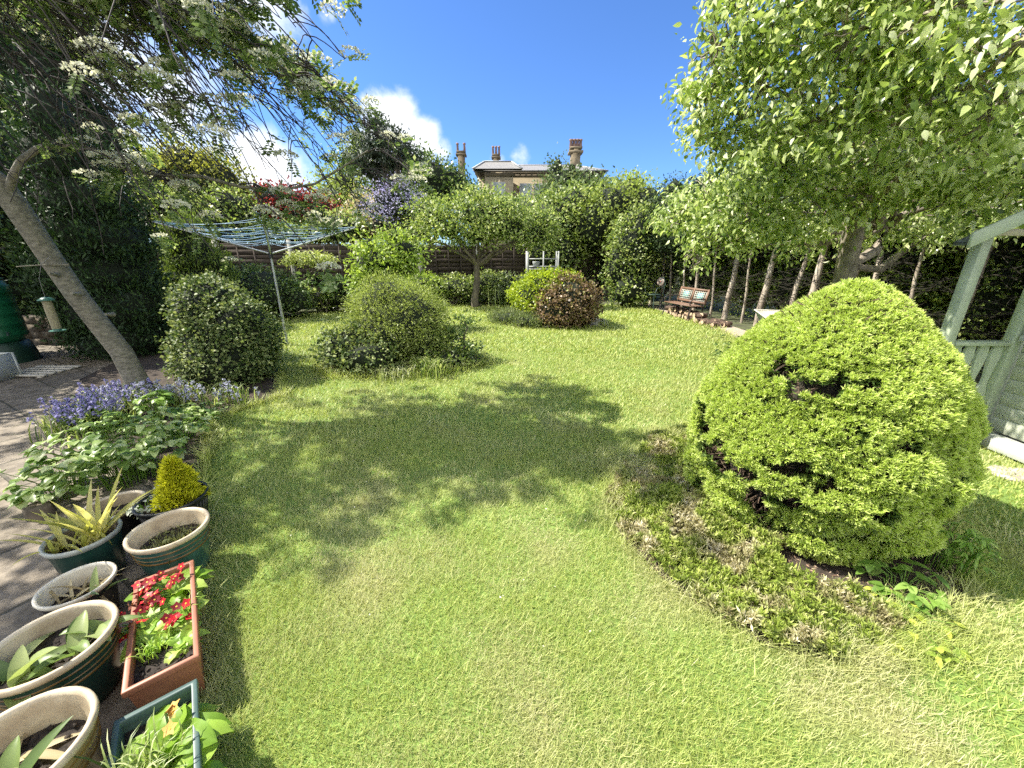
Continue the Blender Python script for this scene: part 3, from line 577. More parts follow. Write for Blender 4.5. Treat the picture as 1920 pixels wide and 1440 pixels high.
def sprig(p0, d, ln, leafy):
    """thin drooping shoot with leaves near its end"""
    k = 6; t_ = np.linspace(0, 1, k); p_ = p0 + d * (ln * t_)[:, None] + np.array([0, 0, -1]) * (ln * .7 * t_ ** 1.8)[:, None] + np.cumsum(rg.normal(0, .008, (k, 3)), 0)
    twm.tube(p_, np.linspace(.0045, .003, k), 4, cap=False)
    if rg.random() < leafy:
        n = rg.integers(3, 6); q = p_[-1] + rg.normal(0, .02, (n, 3)); pinnate(q, d * .6 + rg.normal(0, .6, (n, 3)) + (0, 0, -.15))
        if rg.random() < .85: corymb(p_[-1] + d * .05 + (0, 0, .03), rg.uniform(.07, .11))
endp += [(-5.0, 1.3, 3.2), (-5.5, 1.7, 3.3), (-5.7, 1.1, 3.2), (-6.3, 1.9, 3.3), (-5.3, 2.2, 3.3), (-7.3, 3.6, 3.5), (-7.6, 4.8, 3.5), (-5.2, .7, 3.2)]
def fam(path, r0, nb, leafy, reach=.75):
    K = len(path)
    for b_ in range(nb):
        i = rg.uniform(.15, 1) ** .8 * (K - 1.01); a = int(i); p0 = path[a] * (1 - (i - a)) + path[a + 1] * (i - a)
        out_ = unit(np.array([p0[0] - hub[0] + .8, (p0[1] - hub[1]) * .7, 0]) + rg.normal(0, .9, 3) * (1, 1, .25)); ln = reach * rg.uniform(.5, 1.1)
        k = 7; t_ = np.linspace(0, 1, k); q = p0 + out_ * (ln * t_)[:, None] + np.array([0, 0, 1]) * (ln * (.25 * t_ - .75 * t_ ** 2))[:, None] + np.cumsum(rg.normal(0, .012, (k, 3)), 0)
        twm.tube(q, np.linspace(.008, .0035, k), 5, cap=False)
        for j in range(5):
            i2 = rg.uniform(.25, 1) * (k - 1.01); a2 = int(i2); p2 = q[a2] * (1 - (i2 - a2)) + q[a2 + 1] * (i2 - a2)
            sprig(p2, unit(out_ * .8 + rg.normal(0, .7, 3) * (1, 1, .4)), rg.uniform(.14, .42), leafy(p2))
lz0 = lambda p_: .12 + .28 * (p_[0] > -2.7) + .22 * (p_[2] > 3.5) + .18 * (p_[0] < -4.4) + .25 * (p_[1] < 2.3)
lz = lambda p_: lz0(p_) * (1.45 if sin(3.1 * p_[0] + 1.2 * p_[1]) * sin(2.9 * p_[1] - 1.1 * p_[0] + .5) + .3 * sin(7 * p_[0]) > -.05 else .25)
for e in endp:
    e = np.array(e); t_ = np.linspace(0, 1, 10)[:, None]; pa = hub * (1 - t_) + e * t_ + np.array([0, 0, .45]) * np.sin(pi * t_) ** 1 + np.cumsum(rg.normal(0, .015, (10, 3)), 0)
    limb.tube(pa, np.linspace(.034, .008, 10), 7); fam(pa, .02, 11, lz)
for i in range(85):      # long bare pendulous shoots
    p0 = np.array([rg.uniform(-5.2, -2.3), rg.uniform(3.0, 4.9), rg.uniform(3.1, 3.75)]); dd_ = unit(np.array([1., rg.normal(0, .5), -.2 + rg.normal(0, .2)])); ln = rg.uniform(.5, 1.1); k = 8; t_ = np.linspace(0, 1, k)
    q = p0 + dd_ * (ln * t_)[:, None] + np.array([0, 0, -1]) * (ln * .8 * t_ ** 1.6)[:, None] + np.cumsum(rg.normal(0, .014, (k, 3)), 0); twm.tube(q, np.linspace(.007, .0035, k), 5, cap=False)
    for j in range(5): sprig(q[rg.integers(2, 8)], unit(dd_ + rg.normal(0, .6, 3)), rg.uniform(.12, .4), .13)
fam(np.array(arch[8:]), .01, 8, lambda p_: .6, .26)
fam(np.array(arch[3:9]), .01, 8, lambda p_: .35, .45)
addpart(rowan, rb_, 'branch', limb, bark_rowan, True)
addpart(rowan, rb_, 'twigs', twm, solid('rowan_twig', (.06, .05, .045), (.025, .02, .018), 20, .8))
addpart(rowan, rb_, 'foliage', lf, rowan_m); addpart(rowan, rb_, 'blossom', fl, cream_m)

# ================================================================ BIG FRUIT TREE on the right
rg = np.random.default_rng(111)
ab = np.array([P(1572, 600, 5.1)[0], 5.1, 0.]); at_ = thing('fruit_tree', 'large leafy fruit tree with mottled trunk overhanging the summerhouse and golden conifer', 'tree', tuple(ab)); ab = tuple(ab)
AL = [blob(*q) for q in [(1275, 395, 6.2, 52, 44, .5), (1340, 380, 5.6, 74, 56, .6), (1350, 440, 5.4, 60, 34, .5), (1310, 485, 5.3, 26, 28, .2), (1420, 400, 5.0, 80, 66, .6), (1345, 250, 4.8, 52, 50, .5), (1325, 180, 4.6, 44, 50, .45), (1345, 90, 4.4, 48, 56, .5), (1380, -20, 4.2, 50, 40, .5),
      (1440, 280, 4.4, 84, 80, .6), (1430, 160, 4.2, 80, 80, .6), (1470, 40, 4.0, 90, 80, .6), (1530, 350, 4.6, 90, 80, .7), (1560, 200, 3.7, 90, 90, .6), (1600, 70, 3.4, 100, 90, .6), (1680, 300, 4.2, 110, 90, .7), (1720, 160, 3.3, 110, 90, .6), (1760, 20, 3.0, 120, 90, .6), (1830, 330, 3.8, 110, 80, .7),
      (1870, 200, 2.9, 110, 90, .5), (1920, 80, 2.6, 130, 100, .5), (1960, 300, 3.3, 110, 90, .6), (1640, 420, 5.6, 90, 54, .7), (1780, 410, 5.4, 110, 50, .7), (1500, 440, 5.5, 60, 40, .5), (1560, -60, 3.6, 140, 80, .7), (1800, -90, 3.2, 150, 80, .7)]]
mb = MB(); foliage(mb, AL, rg, dens=25, per=17, cr=.085, size=.074, stray=0, tpl='leaf', amp=.26, shell=(.35, 1.12), core=0, droop=-.55, out_=.35, upb=.55, inner=.35, zmin=-1)
addpart(at_, ab, 'crown', mb, apple_m)
s = MB(); A0 = np.array(ab)
st = [A0 + (0, 0, -.05), A0 + (.0, 0, .5), P(1582, 530, 5.1), P(1592, 470, 5.08), P(1606, 410, 5.0), P(1625, 340, 4.85), P(1640, 260, 4.6), P(1650, 180, 4.3), P(1660, 90, 4.0)]
s.tube(st, [.16, .13, .115, .11, .10, .09, .07, .05, .03], 16)
st2 = [P(1590, 500, 5.12), P(1640, 470, 5.25), P(1668, 420, 5.3), P(1690, 350, 5.2), P(1740, 280, 4.7), P(1800, 200, 4.0)]; s.tube(st2, [.05, .07, .065, .055, .04, .025], 12)
st3 = [P(1592, 500, 5.15), P(1650, 505, 5.5), P(1720, 450, 5.6), P(1800, 425, 5.4)]; s.tube(st3, [.04, .05, .045, .025], 10)
for k, l in enumerate(AL):
    o = np.array(st[4 + k % 4]) if k % 3 else np.array(st2[2 + k % 3]); s.tube(wob(o, l[0], 9, .05, rg), np.linspace(.045, .012, 9), 7)
    for j in range(14): s.tube(wob(l[0], l[0] + rdirs(rg, 1)[0] * l[1] * .95, 6, .03, rg), np.linspace(.012, .004, 6), 5)
addpart(at_, ab, 'trunk', s, solid('mottled_bark', (.36, .31, .25), (.10, .085, .065), 11, .9, bump=.8, stretch=(1, 1, .5)), True)

# ================================================================ GOLDEN DWARF CONIFER
rg = np.random.default_rng(121); CC = np.array([1.95, 2.30]); CH = 1.49
def prof(z):
    s_ = np.clip((z - .42) / (CH - .42), 0, 1); up_ = .69 * (1 - s_ ** 2.2) ** .80
    lo_ = .69 * (.84 + .16 * np.clip(z / .42, 0, 1) ** .8); return np.where(z > .42, up_, lo_)
pads = []; npd = 190
while len(pads) < npd:
    z = rg.uniform(.05, CH); ph = rg.uniform(0, 2 * pi); pads.append((ph, z))
pads = np.array(pads); PP = np.stack([CC[0] + prof(pads[:, 1]) * np.cos(pads[:, 0]), CC[1] + prof(pads[:, 1]) * np.sin(pads[:, 0]), pads[:, 1]], 1)
prd = rg.uniform(.11, .19, npd) * (.75 + .5 * (pads[:, 1] < .7))
GAPS = [(207, 1.02, 7, .05), (203, 1.06, 4, .03), (226, .98, 11, .05), (238, 1.02, 9, .03), (217, .93, 4, .04), (250, 1.02, 3, .03), (170, .63, 9, .07), (180, .55, 9, .07), (190, .47, 9, .07), (198, .40, 10, .09), (208, .42, 9, .05), (221, .52, 6, .045), (230, .55, 8, .05), (238, .37, 9, .04), (225, .33, 10, .05), (215, .26, 9, .08), (180, .38, 12, .12), (265, .75, 6, .03), (258, .40, 10, .035), (160, .45, 12, .06), (245, .80, 4, .02)]
n = 33000; z = rg.uniform(.02, CH, n * 2); z = z[rg.random(n * 2) < (prof(z) + .08) / .92][:n]; ph = rg.uniform(0, 2 * pi, len(z))
front = np.abs((np.degrees(ph) - 229 + 180) % 360 - 180) < 125; keep_ = front | (rg.random(len(z)) < .5); z, ph = z[keep_], ph[keep_]
R = prof(z); p_ = np.stack([CC[0] + R * np.cos(ph), CC[1] + R * np.sin(ph), z], 1)
best = np.full(len(z), 9.); bi = np.zeros(len(z), int)
for i in range(npd):
    d_ = np.linalg.norm((p_ - PP[i]) * (1, 1, 1.75), axis=1) / prd[i]; k = d_ < best; best[k] = d_[k]; bi[k] = i
low = np.clip((1.12 - z) / .8, .14, 1)
bulge = np.sqrt(np.clip(1 - (best / 1.2) ** 2, 0, 1)); pamp = .6 + .8 * ((bi * 7919 % 13) / 13)
R2 = R + (.12 * bulge * pamp - .07) * low + .02 * np.sin(5 * ph + 1) * np.sin(7 * z) + rg.normal(0, .007, len(z))
gap = np.zeros(len(z))
for g0, gz, ga, gh in GAPS:
    wv = 1 + .35 * np.sin(ph * 23 + gz * 9) + .2 * np.sin(z * 60)
    gap = np.maximum(gap, 1 - np.hypot(((np.degrees(ph) - g0 + 180) % 360 - 180) / ga, (z - gz) / gh) / wv)
ok = (rg.random(len(z)) > gap * 9) & ~((best > 1.05) & (rg.random(len(z)) < .8 * low))
p_ = np.stack([CC[0] + .035 * z ** 2 + R2 * np.cos(ph), CC[1] + R2 * np.sin(ph), z + .03 * bulge * low], 1)[ok]
slope = np.array([np.cos(ph), np.sin(ph), .25 + .8 * np.clip((z - .3) / 1.2, 0, 1)]).T[ok]; nrm = unit(slope + .8 * unit(p_ - PP[bi[ok]]) * low[ok][:, None] + rg.normal(0, .14, p_.shape))
mb = MB(); m5 = 15
tsz = np.repeat(rg.uniform(.7, 1.3, len(p_)), m5)
q = np.repeat(p_, m5, 0) + rg.normal(0, .0035, (len(p_) * m5, 3)); nn = np.repeat(nrm, m5, 0)
ax = unit(nn * .75 + rg.normal(0, .62, q.shape) + (0, 0, .15))
shade_r = np.clip(rg.normal(.5, .17, len(p_)) + .12 * (bulge[ok] - .6), 0, 1)
leaves(mb, q + nn * .006, ax, rdirs(rg, len(q)), .0205 * rg.uniform(.7, 1.25, len(q)) * tsz, 'narrow', np.repeat(shade_r, m5), tip=.5)
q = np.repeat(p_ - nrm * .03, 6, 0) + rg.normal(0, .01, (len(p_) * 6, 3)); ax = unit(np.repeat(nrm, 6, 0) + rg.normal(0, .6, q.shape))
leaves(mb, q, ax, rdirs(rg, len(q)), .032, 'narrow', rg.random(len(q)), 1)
# brown inner twigs, seen in the gaps
k = 9000; z3 = rg.uniform(.03, CH * .93, k); a3 = rg.uniform(0, 2 * pi, k); r3 = prof(z3) * rg.uniform(.66, .86, k); q = np.stack([CC[0] + r3 * np.cos(a3) + .03 * z3 ** 2, CC[1] + r3 * np.sin(a3), z3], 1)
con = thing('golden_conifer', 'large bright yellow-green dome-shaped dwarf conifer with dark gaps in its sides', 'conifer', (CC[0], CC[1], 0)); cl = (CC[0], CC[1], 0)
addpart(con, cl, 'foliage', mb, [gold_m, goldin_m])
tw = MB(); leaves(tw, q, unit(np.stack([np.cos(a3), np.sin(a3), .1 * z3], 1) + rg.normal(0, .5, q.shape)), rdirs(rg, k), rg.uniform(.04, .10, k), 'needle', rg.random(k), 0)
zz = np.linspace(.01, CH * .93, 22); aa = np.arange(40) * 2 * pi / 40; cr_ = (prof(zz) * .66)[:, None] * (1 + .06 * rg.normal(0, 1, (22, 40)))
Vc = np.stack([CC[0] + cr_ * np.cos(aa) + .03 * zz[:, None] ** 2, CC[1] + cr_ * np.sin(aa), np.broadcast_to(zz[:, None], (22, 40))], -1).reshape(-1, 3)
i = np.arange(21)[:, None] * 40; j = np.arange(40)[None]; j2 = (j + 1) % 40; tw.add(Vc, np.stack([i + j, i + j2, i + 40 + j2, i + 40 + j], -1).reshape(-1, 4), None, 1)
tw.tube([(CC[0], CC[1], 0), (CC[0], CC[1], .9)], [.07, .03], 10)
addpart(con, cl, 'inner_branches', tw, [twig_br, twig])

# ---- heather carpet in front of it
hz = MB(); n = 7500; BC = np.array([b_[:2] for b_ in BED_CON]); x = rg.uniform(BC[:, 0].min(), BC[:, 0].max(), n * 3); y = rg.uniform(BC[:, 1].min(), BC[:, 1].max(), n * 3)
c_bare = G(1560, 1075)[:2]; ok = inpoly(x, y, BC) & (np.hypot(x - CC[0], y - CC[1]) > .60) & (np.hypot((x - c_bare[0]) / .26, (y - c_bare[1]) / .13) > 1 + .3 * np.sin(9 * x)) & (x < G(1640, 1150)[0] + .05 * np.sin(20 * y)) & (np.sin(11 * x + 3 * y) * np.sin(9 * y - 4 * x) + rg.random(n * 3) * 1.3 > -.15)
x, y = x[ok][:n], y[ok][:n]; hh = .075 + .045 * np.sin(7 * x) * np.sin(6 * y + 1) + .02 * np.sin(23 * x + 5 * y) * np.sin(19 * y) + rg.uniform(-.03, .02, len(x)); b_ = np.stack([x, y, np.maximum(hh - .02, .010)], 1); m5 = 16
q = np.repeat(b_, m5, 0) + rg.normal(0, .007, (len(b_) * m5, 3)); q[:, 2] = np.maximum(q[:, 2], .009)
tr_ = np.repeat(np.clip(rg.normal(.36, .24, len(b_)), 0, 1), m5)
leaves(hz, q, unit(rg.normal(0, .55, q.shape) + (0, 0, .7)), rdirs(rg, len(q)), .030 * rg.uniform(.5, 1.3, len(q)), 'narrow', tr_, tip=.55)
heath2 = M_('heather_green_and_buff', [(.08, .12, .02), (.24, .32, .04), (.44, .50, .12), (.60, .56, .32)], .25, .7, patch=(5.5, .50, .60, [(.15, .13, .05), (.36, .33, .16), (.60, .54, .36), (.78, .73, .60)]))
tag(hz.build('heather', heath2), kind='stuff')
# ---- bark litter and the two flat stones
lt = MB(); n = 6000; x = rg.uniform(.7, 3.0, n); y = rg.uniform(.9, 3.3, n); ok = inpoly(x, y, BC); x, y = x[ok], y[ok]
q = np.stack([x, y, np.full(len(x), .012)], 1); leaves(lt, q, rdirs(rg, len(q)) * (1, 1, .2), np.array([0, 0, 1.]) + rg.normal(0, .3, q.shape), rg.uniform(.012, .035, len(q)), 'narrow', rg.random(len(q)))
tag(lt.build('leaf_litter', M_('dry_litter', [(.16, .09, .06), (.34, .22, .15), (.5, .38, .27)], .1, .9)), kind='stuff')
stone_m = solid('pale_stone', (.50, .46, .40), (.27, .24, .20), 14, .9, bump=.6)
def slab(name, label, c, rx, ry, h, seed, mat=None, cat='stone', rz=0, group=None):
    rq = np.random.default_rng(seed); k = 14; a = np.arange(k) * 2 * pi / k; rr = 1 + rq.normal(0, .09, k); mb_ = MB(); o = 0
    rings = [(1.0, 0), (1.03, h * .5), (.97, h * .9), (.9, h), (.5, h * 1.02), (.02, h * 1.02)]
    V = [];
    for s_, z_ in rings: V += [(rx * s_ * rr[i] * cos(a[i] + rz), ry * s_ * rr[i] * sin(a[i] + rz), z_ + (rq.normal(0, h * .05) if s_ < .9 else 0)) for i in range(k)]
    i = np.arange(len(rings) - 1)[:, None] * k; j = np.arange(k)[None]; j2 = (j + 1) % k
    mb_.add(V, np.stack([i + j, i + j2, i + k + j2, i + k + j], -1).reshape(-1, 4)); ob = mb_.build(name, mat or stone_m); ob.location = c
    return tag(ob, label, cat, group)
slab('flat_stone', 'small flat pale stone lying in the heather bed in front of the conifer', tuple(G(1610, 1130)) , .085, .10, .022, 1)
slab('stepping_stone', 'flat round-edged slab in the grass beside the summerhouse step', tuple(G(1915, 893)), .20, .13, .02, 2)

# ---- weeds and leafy plants at the right foot of the conifer
def bigleaf(mb_, b_, d, ln, wd, droop=.5, fold=.15, ripple=0, r=.5, tipp=1.0, nrow=8, ncol=4, tilt=0, m=0):
    """one broad leaf blade: curved, folded along its midrib, with optional crinkles"""
    b_ = np.asarray(b_, float); d = unit(np.asarray(d, float)); sd = np.cross(d, (0, 0, 1.)); sd = unit(sd if np.linalg.norm(sd) > .05 else np.array([1., 0, 0]))
    sd = unit(sd + np.array([0, 0, tilt])); u_ = np.cross(sd, d); V = []
    pos = b_.copy(); dirn = d.copy()
    for i in range(nrow + 1):
        t_ = i / nrow; w_ = wd * (np.sin(pi * t_ ** (.75 * tipp)) ** .8 * .97 + (.10 if t_ < .3 else 0) + .012) / 2
        for c in range(ncol + 1):
            s_ = -1 + 2 * c / ncol; V.append(pos + sd * s_ * w_ + u_ * (abs(s_) * w_ * fold * 2 + ripple * wd * sin(i * 2.1 + c * 2.6) * (abs(s_) > .1)))
        dirn = unit(dirn - np.array([0, 0, droop / nrow])); pos = pos + dirn * ln / nrow; u_ = np.cross(sd, dirn)
    k = ncol + 1; F = [[i * k + c, i * k + c + 1, (i + 1) * k + c + 1, (i + 1) * k + c] for i in range(nrow) for c in range(ncol)]
    mb_.add(V, F, r, m)
weed_m = M_('weed_leaves', [(.09, .18, .03), (.18, .31, .05), (.34, .47, .12)], .35, .4)
def leafy(name, label, c, n, h, spread, lsz, seed, mat=None, cat='plant', group=None, shape=.55):
    rq = np.random.default_rng(seed); mb_ = MB(); st_ = MB(); c = np.asarray(c, float)
    for i in range(n):
        a = rq.uniform(0, 2 * pi); r_ = spread * sqrt(rq.random()); hh_ = h * rq.uniform(.45, 1.1); t_ = c + (r_ * cos(a), r_ * sin(a), hh_)
        st_.tube([c + (.4 * r_ * cos(a), .4 * r_ * sin(a), 0), (c + t_) / 2 + (0, 0, .02), t_], .0025, 4, cap=False)
        for k in range(rq.integers(3, 6)):
            aa_ = a + rq.uniform(-1.6, 1.6); bigleaf(mb_, t_, (cos(aa_), sin(aa_), rq.uniform(-.1, .5)), lsz * rq.uniform(.6, 1.2), lsz * shape * rq.uniform(.8, 1.1), .8, .12, .03, rq.random(), nrow=4, ncol=2)
    t2 = thing(name, label, cat, tuple(c), 0, group); addpart(t2, tuple(c), 'leaves', mb_, mat or weed_m); addpart(t2, tuple(c), 'stem', st_, weed_m); return t2
leafy('willowherb_plant', 'tall feathery weed against the right side of the golden conifer', G(1745, 1060), 34, .30, .15, .07, 201, shape=.22)
leafy('dock_plant', 'broad-leaved weed cluster under the lower right of the golden conifer', G(1690, 1110), 24, .10, .16, .065, 202)
leafy('strawberry_plant', 'low leafy patch with yellowish leaves at the front right of the bed', G(1700, 1165), 26, .05, .22, .05, 203, M_('yellowish_weed', [(.14, .22, .03), (.28, .38, .06), (.55, .58, .10)], .3))
leafy('weed_seedling', 'single yellow-leaved seedling in the lawn in front of the heather', G(1660, 1215), 4, .03, .05, .05, 204, M_('yellow_weed', [(.45, .5, .04), (.6, .62, .06)], .3))
leafy('goosegrass_plant', 'thin upright weed with feathery tips right of the conifer', G(1790, 1080), 22, .26, .12, .055, 205, shape=.2)
leafy('privet_sapling', 'small dark leafy sapling at the left rear of the golden conifer', (3.2, 5.6, 0), 20, .45, .18, .07, 206, dk_m, 'shrub')
leafy('privet_sapling', 'sparse dark twiggy plant on the lawn edge left of the golden conifer', (2.75, 4.7, 0), 9, .22, .1, .06, 207, dk_m, 'shrub')

# ================================================================ HEDGE OF BARE-TRUNKED CONIFERS
rg = np.random.default_rng(131); ley_m = M_('leylandii_sprays', [(.012, .03, .008), (.03, .06, .014), (.07, .11, .03)], .12, .6)
labs = ['at the far end beside the ivy-clad column', 'second from the far end, behind the metal chair', 'slim, directly left of the bench back', 'slim, behind the left half of the bench', 'behind the right half of the bench', 'just right of the bench back', 'thick, immediately right of the bench', 'second to the right of the bench', 'third to the right of the bench', 'behind the left end of the wheelbarrow', 'directly behind the wheelbarrow', 'thick and pale, between wheelbarrow and conifer top', 'just left of the mottled fruit tree trunk', 'behind the mottled fruit tree trunk', 'just right of the mottled fruit tree trunk', 'between fruit tree and summerhouse post', 'seen through the open side of the summerhouse', 'seen behind the summerhouse railing']
protos = []
def hedge_tree(seed, lean, r, x, y, lab):
    rq = np.random.default_rng(seed); s_ = MB(); H = 4.3 + rq.uniform(-.3, .3)
    s_.tube([np.array([lean * (i / 8) + rq.normal(0, .012), rq.normal(0, .012), H * .9 * i / 8]) for i in range(9)], np.linspace(r, r * .35, 9), 12)
    cr_ = MB(); L_ = [((lean * .6, 0, 2.35), (.50, .45, .34)), ((lean * .7, 0, 2.75), (.66, .6, .5)), ((lean * .85, 0, 3.35), (.6, .6, .5)), ((lean, 0, H - .4), (.42, .42, .5))]
    foliage(cr_, L_, rq, dens=34, per=14, cr=.13, size=.11, tpl='narrow', amp=.2, core=.75, shell=(.7, 1.15), droop=-.1, out_=.6)
    tw_ = MB()
    for i in range(26):
        z = rq.uniform(.35, 2.0); a = rq.uniform(0, 2 * pi); l = rq.uniform(.25, .7); p0 = np.array([lean * z / H, 0, z]); e = p0 + (l * cos(a), l * sin(a), rq.uniform(-.15, .2))
        pth = wob(p0, e, 5, .03, rq); tw_.tube(pth, np.linspace(.009, .003, 5), 4, cap=False)
        for k in range(3): tw_.tube(wob(pth[2 + k % 2], e + rq.normal(0, .15, 3), 4, .02, rq), .0035, 4, cap=False)
    t_ = thing('hedge_conifer', 'bare-trunked hedge conifer ' + lab, 'tree', (x, y, 0), rq.uniform(0, .1), 'bare-trunked conifers in the right-hand hedge')
    for nm, b_, mt in (('trunk', s_, bark_pale), ('crown', cr_, [ley_m, darkleaf_core]), ('dead_branches', tw_, twig)):
        o = b_.build(nm, mt, t_, nm == 'trunk')
    if x < 5.2: t_.scale = (1, 1, .76)
    return t_
a0, a1 = np.array([4.75, 13.4]), np.array([7.0, 4.1]); cnt = len(labs)
for i, lab in enumerate(labs):
    q = a0 + (a1 - a0) * (i / (cnt - 1)); x, y = q[0] + rg.normal(0, .06), q[1] + rg.normal(0, .08)
    if i in (0, 2, 6, 9): protos.append(hedge_tree(140 + i, (0, -.25, .2, .35)[len(protos)], (.05, .034, .078, .06)[len(protos)], x, y, lab))
    else:
        pr = protos[i % len(protos)]; dup(pr, (x, y, 0), rg.uniform(-.35, .35), 'bare-trunked hedge conifer ' + lab, (1, 1, rg.uniform(.92, 1.08) * min(1, .74 + i * .03)))
shrub('laurel_hedge', 'dark dense hedge filling the shade behind the bare conifer trunks', 'hedge',
      [((6.2 + .26 * k + .1 * sin(k * 2), 13.0 - k * 1.12, 1.35), (.75, .8, 1.5)) for k in range(11)] + [((5.6, 14.6, 1.2), (.8, .8, 1.4)), ((4.9, 15.6, 1.2), (.8, .8, 1.4))], M_('hedge_leaves', [(.12, .19, .04), (.26, .35, .08), (.50, .55, .2)], .35), 139, stem=(7.5, 8, 0), dens=34, per=12, cr=.12, size=.09, core=.72, ground=.0)
shrub('tall_hedge', 'tall dark conifer hedge beyond the summerhouse', 'hedge', [((8.2, 2.5 + 1.1 * k, 1.9), (.8, .9, 2.2)) for k in range(6)], ley_m, 138, stem=(8.2, 5, 0), dens=22, per=12, cr=.14, size=.12, tpl='narrow', core=.85)
# ================================================================ LEFT BORDER
rg = np.random.default_rng(301)
bell_m = M_('bluebell_flowers', [(.22, .20, .50), (.36, .34, .68), (.55, .52, .85)], .3, .6, .8)
pale_bell_m = M_('pale_bluebell_flowers', [(.40, .40, .62), (.55, .55, .76), (.72, .72, .86)], .3, .6, .8)
stem_m = M_('flower_stem', [(.10, .20, .05), (.22, .34, .10)], .2)
def bluebells(label, c, n, sp, fm, seed, h=.30):
    rq = np.random.default_rng(seed); f = MB(); s_ = MB(); c = np.asarray(c, float)
    for i in range(n):
        b_ = c + (rq.normal(0, sp), rq.normal(0, sp * .8), 0); b_[2] = 0; hh_ = h * rq.uniform(.75, 1.15); a = rq.uniform(0, 2 * pi); tip = b_ + (.06 * cos(a), .06 * sin(a), hh_)
        s_.tube([b_, (b_ + tip) / 2 + (0, 0, .02), tip], [.003, .003, .002], 4, cap=False)
        k = rq.integers(9, 15); q = tip - np.array([0, 0, 1]) * rq.uniform(0, .11, (k, 1)) + rq.normal(0, .006, (k, 3)); an = rq.uniform(0, 2 * pi, k)
        ax_ = np.stack([np.cos(an), np.sin(an), np.full(k, -.7)], 1); rr = np.clip(rq.normal(.5, .25, k), 0, 1)
        for e in range(3): leaves(f, q, ax_ + rq.normal(0, .25, ax_.shape), rdirs(rq, k), .026, 'round', rr)
    t_ = thing('bluebell_clump', label, 'flowers', tuple(c * (1, 1, 0)), 0, 'bluebells in the left border'); cc = tuple(c * (1, 1, 0))
    addpart(t_, cc, 'flowers', f, fm); addpart(t_, cc, 'stem', s_, stem_m)
    lv = strap(None, None, (c[0], c[1], 0), n * 5, .22, sp * 1.1, None, seed + 1, .012, flop=.9); addpart(t_, cc, 'leaves', lv, mid_m)
bluebells('dense deep violet bluebells at the patio edge left of the leaning trunk', G(165, 805), 80, .14, bell_m, 302)
bluebells('violet-blue bluebells behind the deepest violet clump', G(215, 770), 50, .16, bell_m, 304)
bluebells('pale bluebells close against the left of the leaning trunk', G(250, 765), 40, .13, pale_bell_m, 306, .28)
bluebells('pale bluebells between the leaning trunk and the clipped shrub', G(335, 760), 30, .16, pale_bell_m, 308, .26)
bluebells('few pale bluebells in front of the clipped shrub', G(440, 758), 14, .13, pale_bell_m, 310, .26)
ane_m = M_('anemone_leaves', [(.07, .14, .03), (.17, .27, .06), (.34, .44, .15), (.56, .62, .34)], .38, .35)
leafy('anemone_plant', 'big leafy clump in front of the leaning trunk base', G(250, 900), 120, .42, .42, .085, 311, ane_m, shape=.75)
leafy('anemone_plant', 'leafy clump spilling over the sunlit paving at the border tip', G(130, 930), 56, .26, .26, .08, 312, ane_m, shape=.75)
leafy('geranium_plant', 'leafy patch between the trunk base and the lawn edge', G(335, 830), 80, .24, .32, .06, 313, ane_m, shape=.8)
leafy('hellebore_plant', 'dark leaves at the right foot of the leaning trunk', G(300, 790), 26, .28, .12, .09, 314, weed_m, shape=.6)
leafy('geranium_plant', 'small leafy patch along the lawn edge below the clipped shrub', G(385, 785), 46, .16, .22, .05, 315, ane_m, shape=.8)
leafy('lily_plant', 'bright leafy growth behind the violet bluebells', G(205, 815), 30, .18, .2, .07, 316, weed_m, shape=.45)
# bare sapling
s = MB(); b0 = G(105, 860)
for e in ((60, 765), (92, 770), (75, 800), (128, 800)): s.tube(wob(b0, P(e[0], e[1], b0[1] + .1), 7, .008, rg), np.linspace(.007, .002, 7), 6)
tag(s.build('bare_sapling', solid('grey_twig', (.38, .34, .28), (.2, .17, .13), 20)), 'leafless forked grey sapling standing beside the paving edge', 'sapling')
# low stone retaining wall behind the patio
st_m = solid('walling_stone', (.17, .135, .095), (.06, .05, .035), 8, .95, bump=1)
wl = thing('stone_wall', 'low rough stone retaining wall behind the patio left of the yew', 'wall', (-7.6, 7.2, 0)); mb = MB()
for r_ in range(4):
    x = -1.6
    while x < 1.2:
        w_ = rg.uniform(.16, .34); mb.box((x + w_ / 2, rg.normal(0, .012), .07 + r_ * .135), (w_ - .015, .22 + rg.uniform(0, .03), .12)); x += w_
cw = mb.build('wall_stones', st_m, wl)
mb = MB(); mb.box((-.2, .04, .26), (2.7, .16, .50)); mb.build('mortar', solid('mortar', (.12, .10, .08)), wl)
# slatted duckboard lit by the sun
db = thing('duckboard', 'small pale slatted board on the shaded patio', 'board', tuple(G(80, 700)))
for k in range(5): b_ = MB(); b_.box((0, -.22 + k * .11, .04), (.62, .07, .022)); b_.build('slat', solid('pale_slat', (.62, .58, .50), (.45, .42, .36)) if k == 0 else bpy.data.materials['pale_slat'], db)
b_ = MB(); b_.box((-.25, 0, .014), (.05, .52, .028)); b_.box((.25, 0, .014), (.05, .52, .028)); b_.build('bearer', bpy.data.materials['pale_slat'], db)
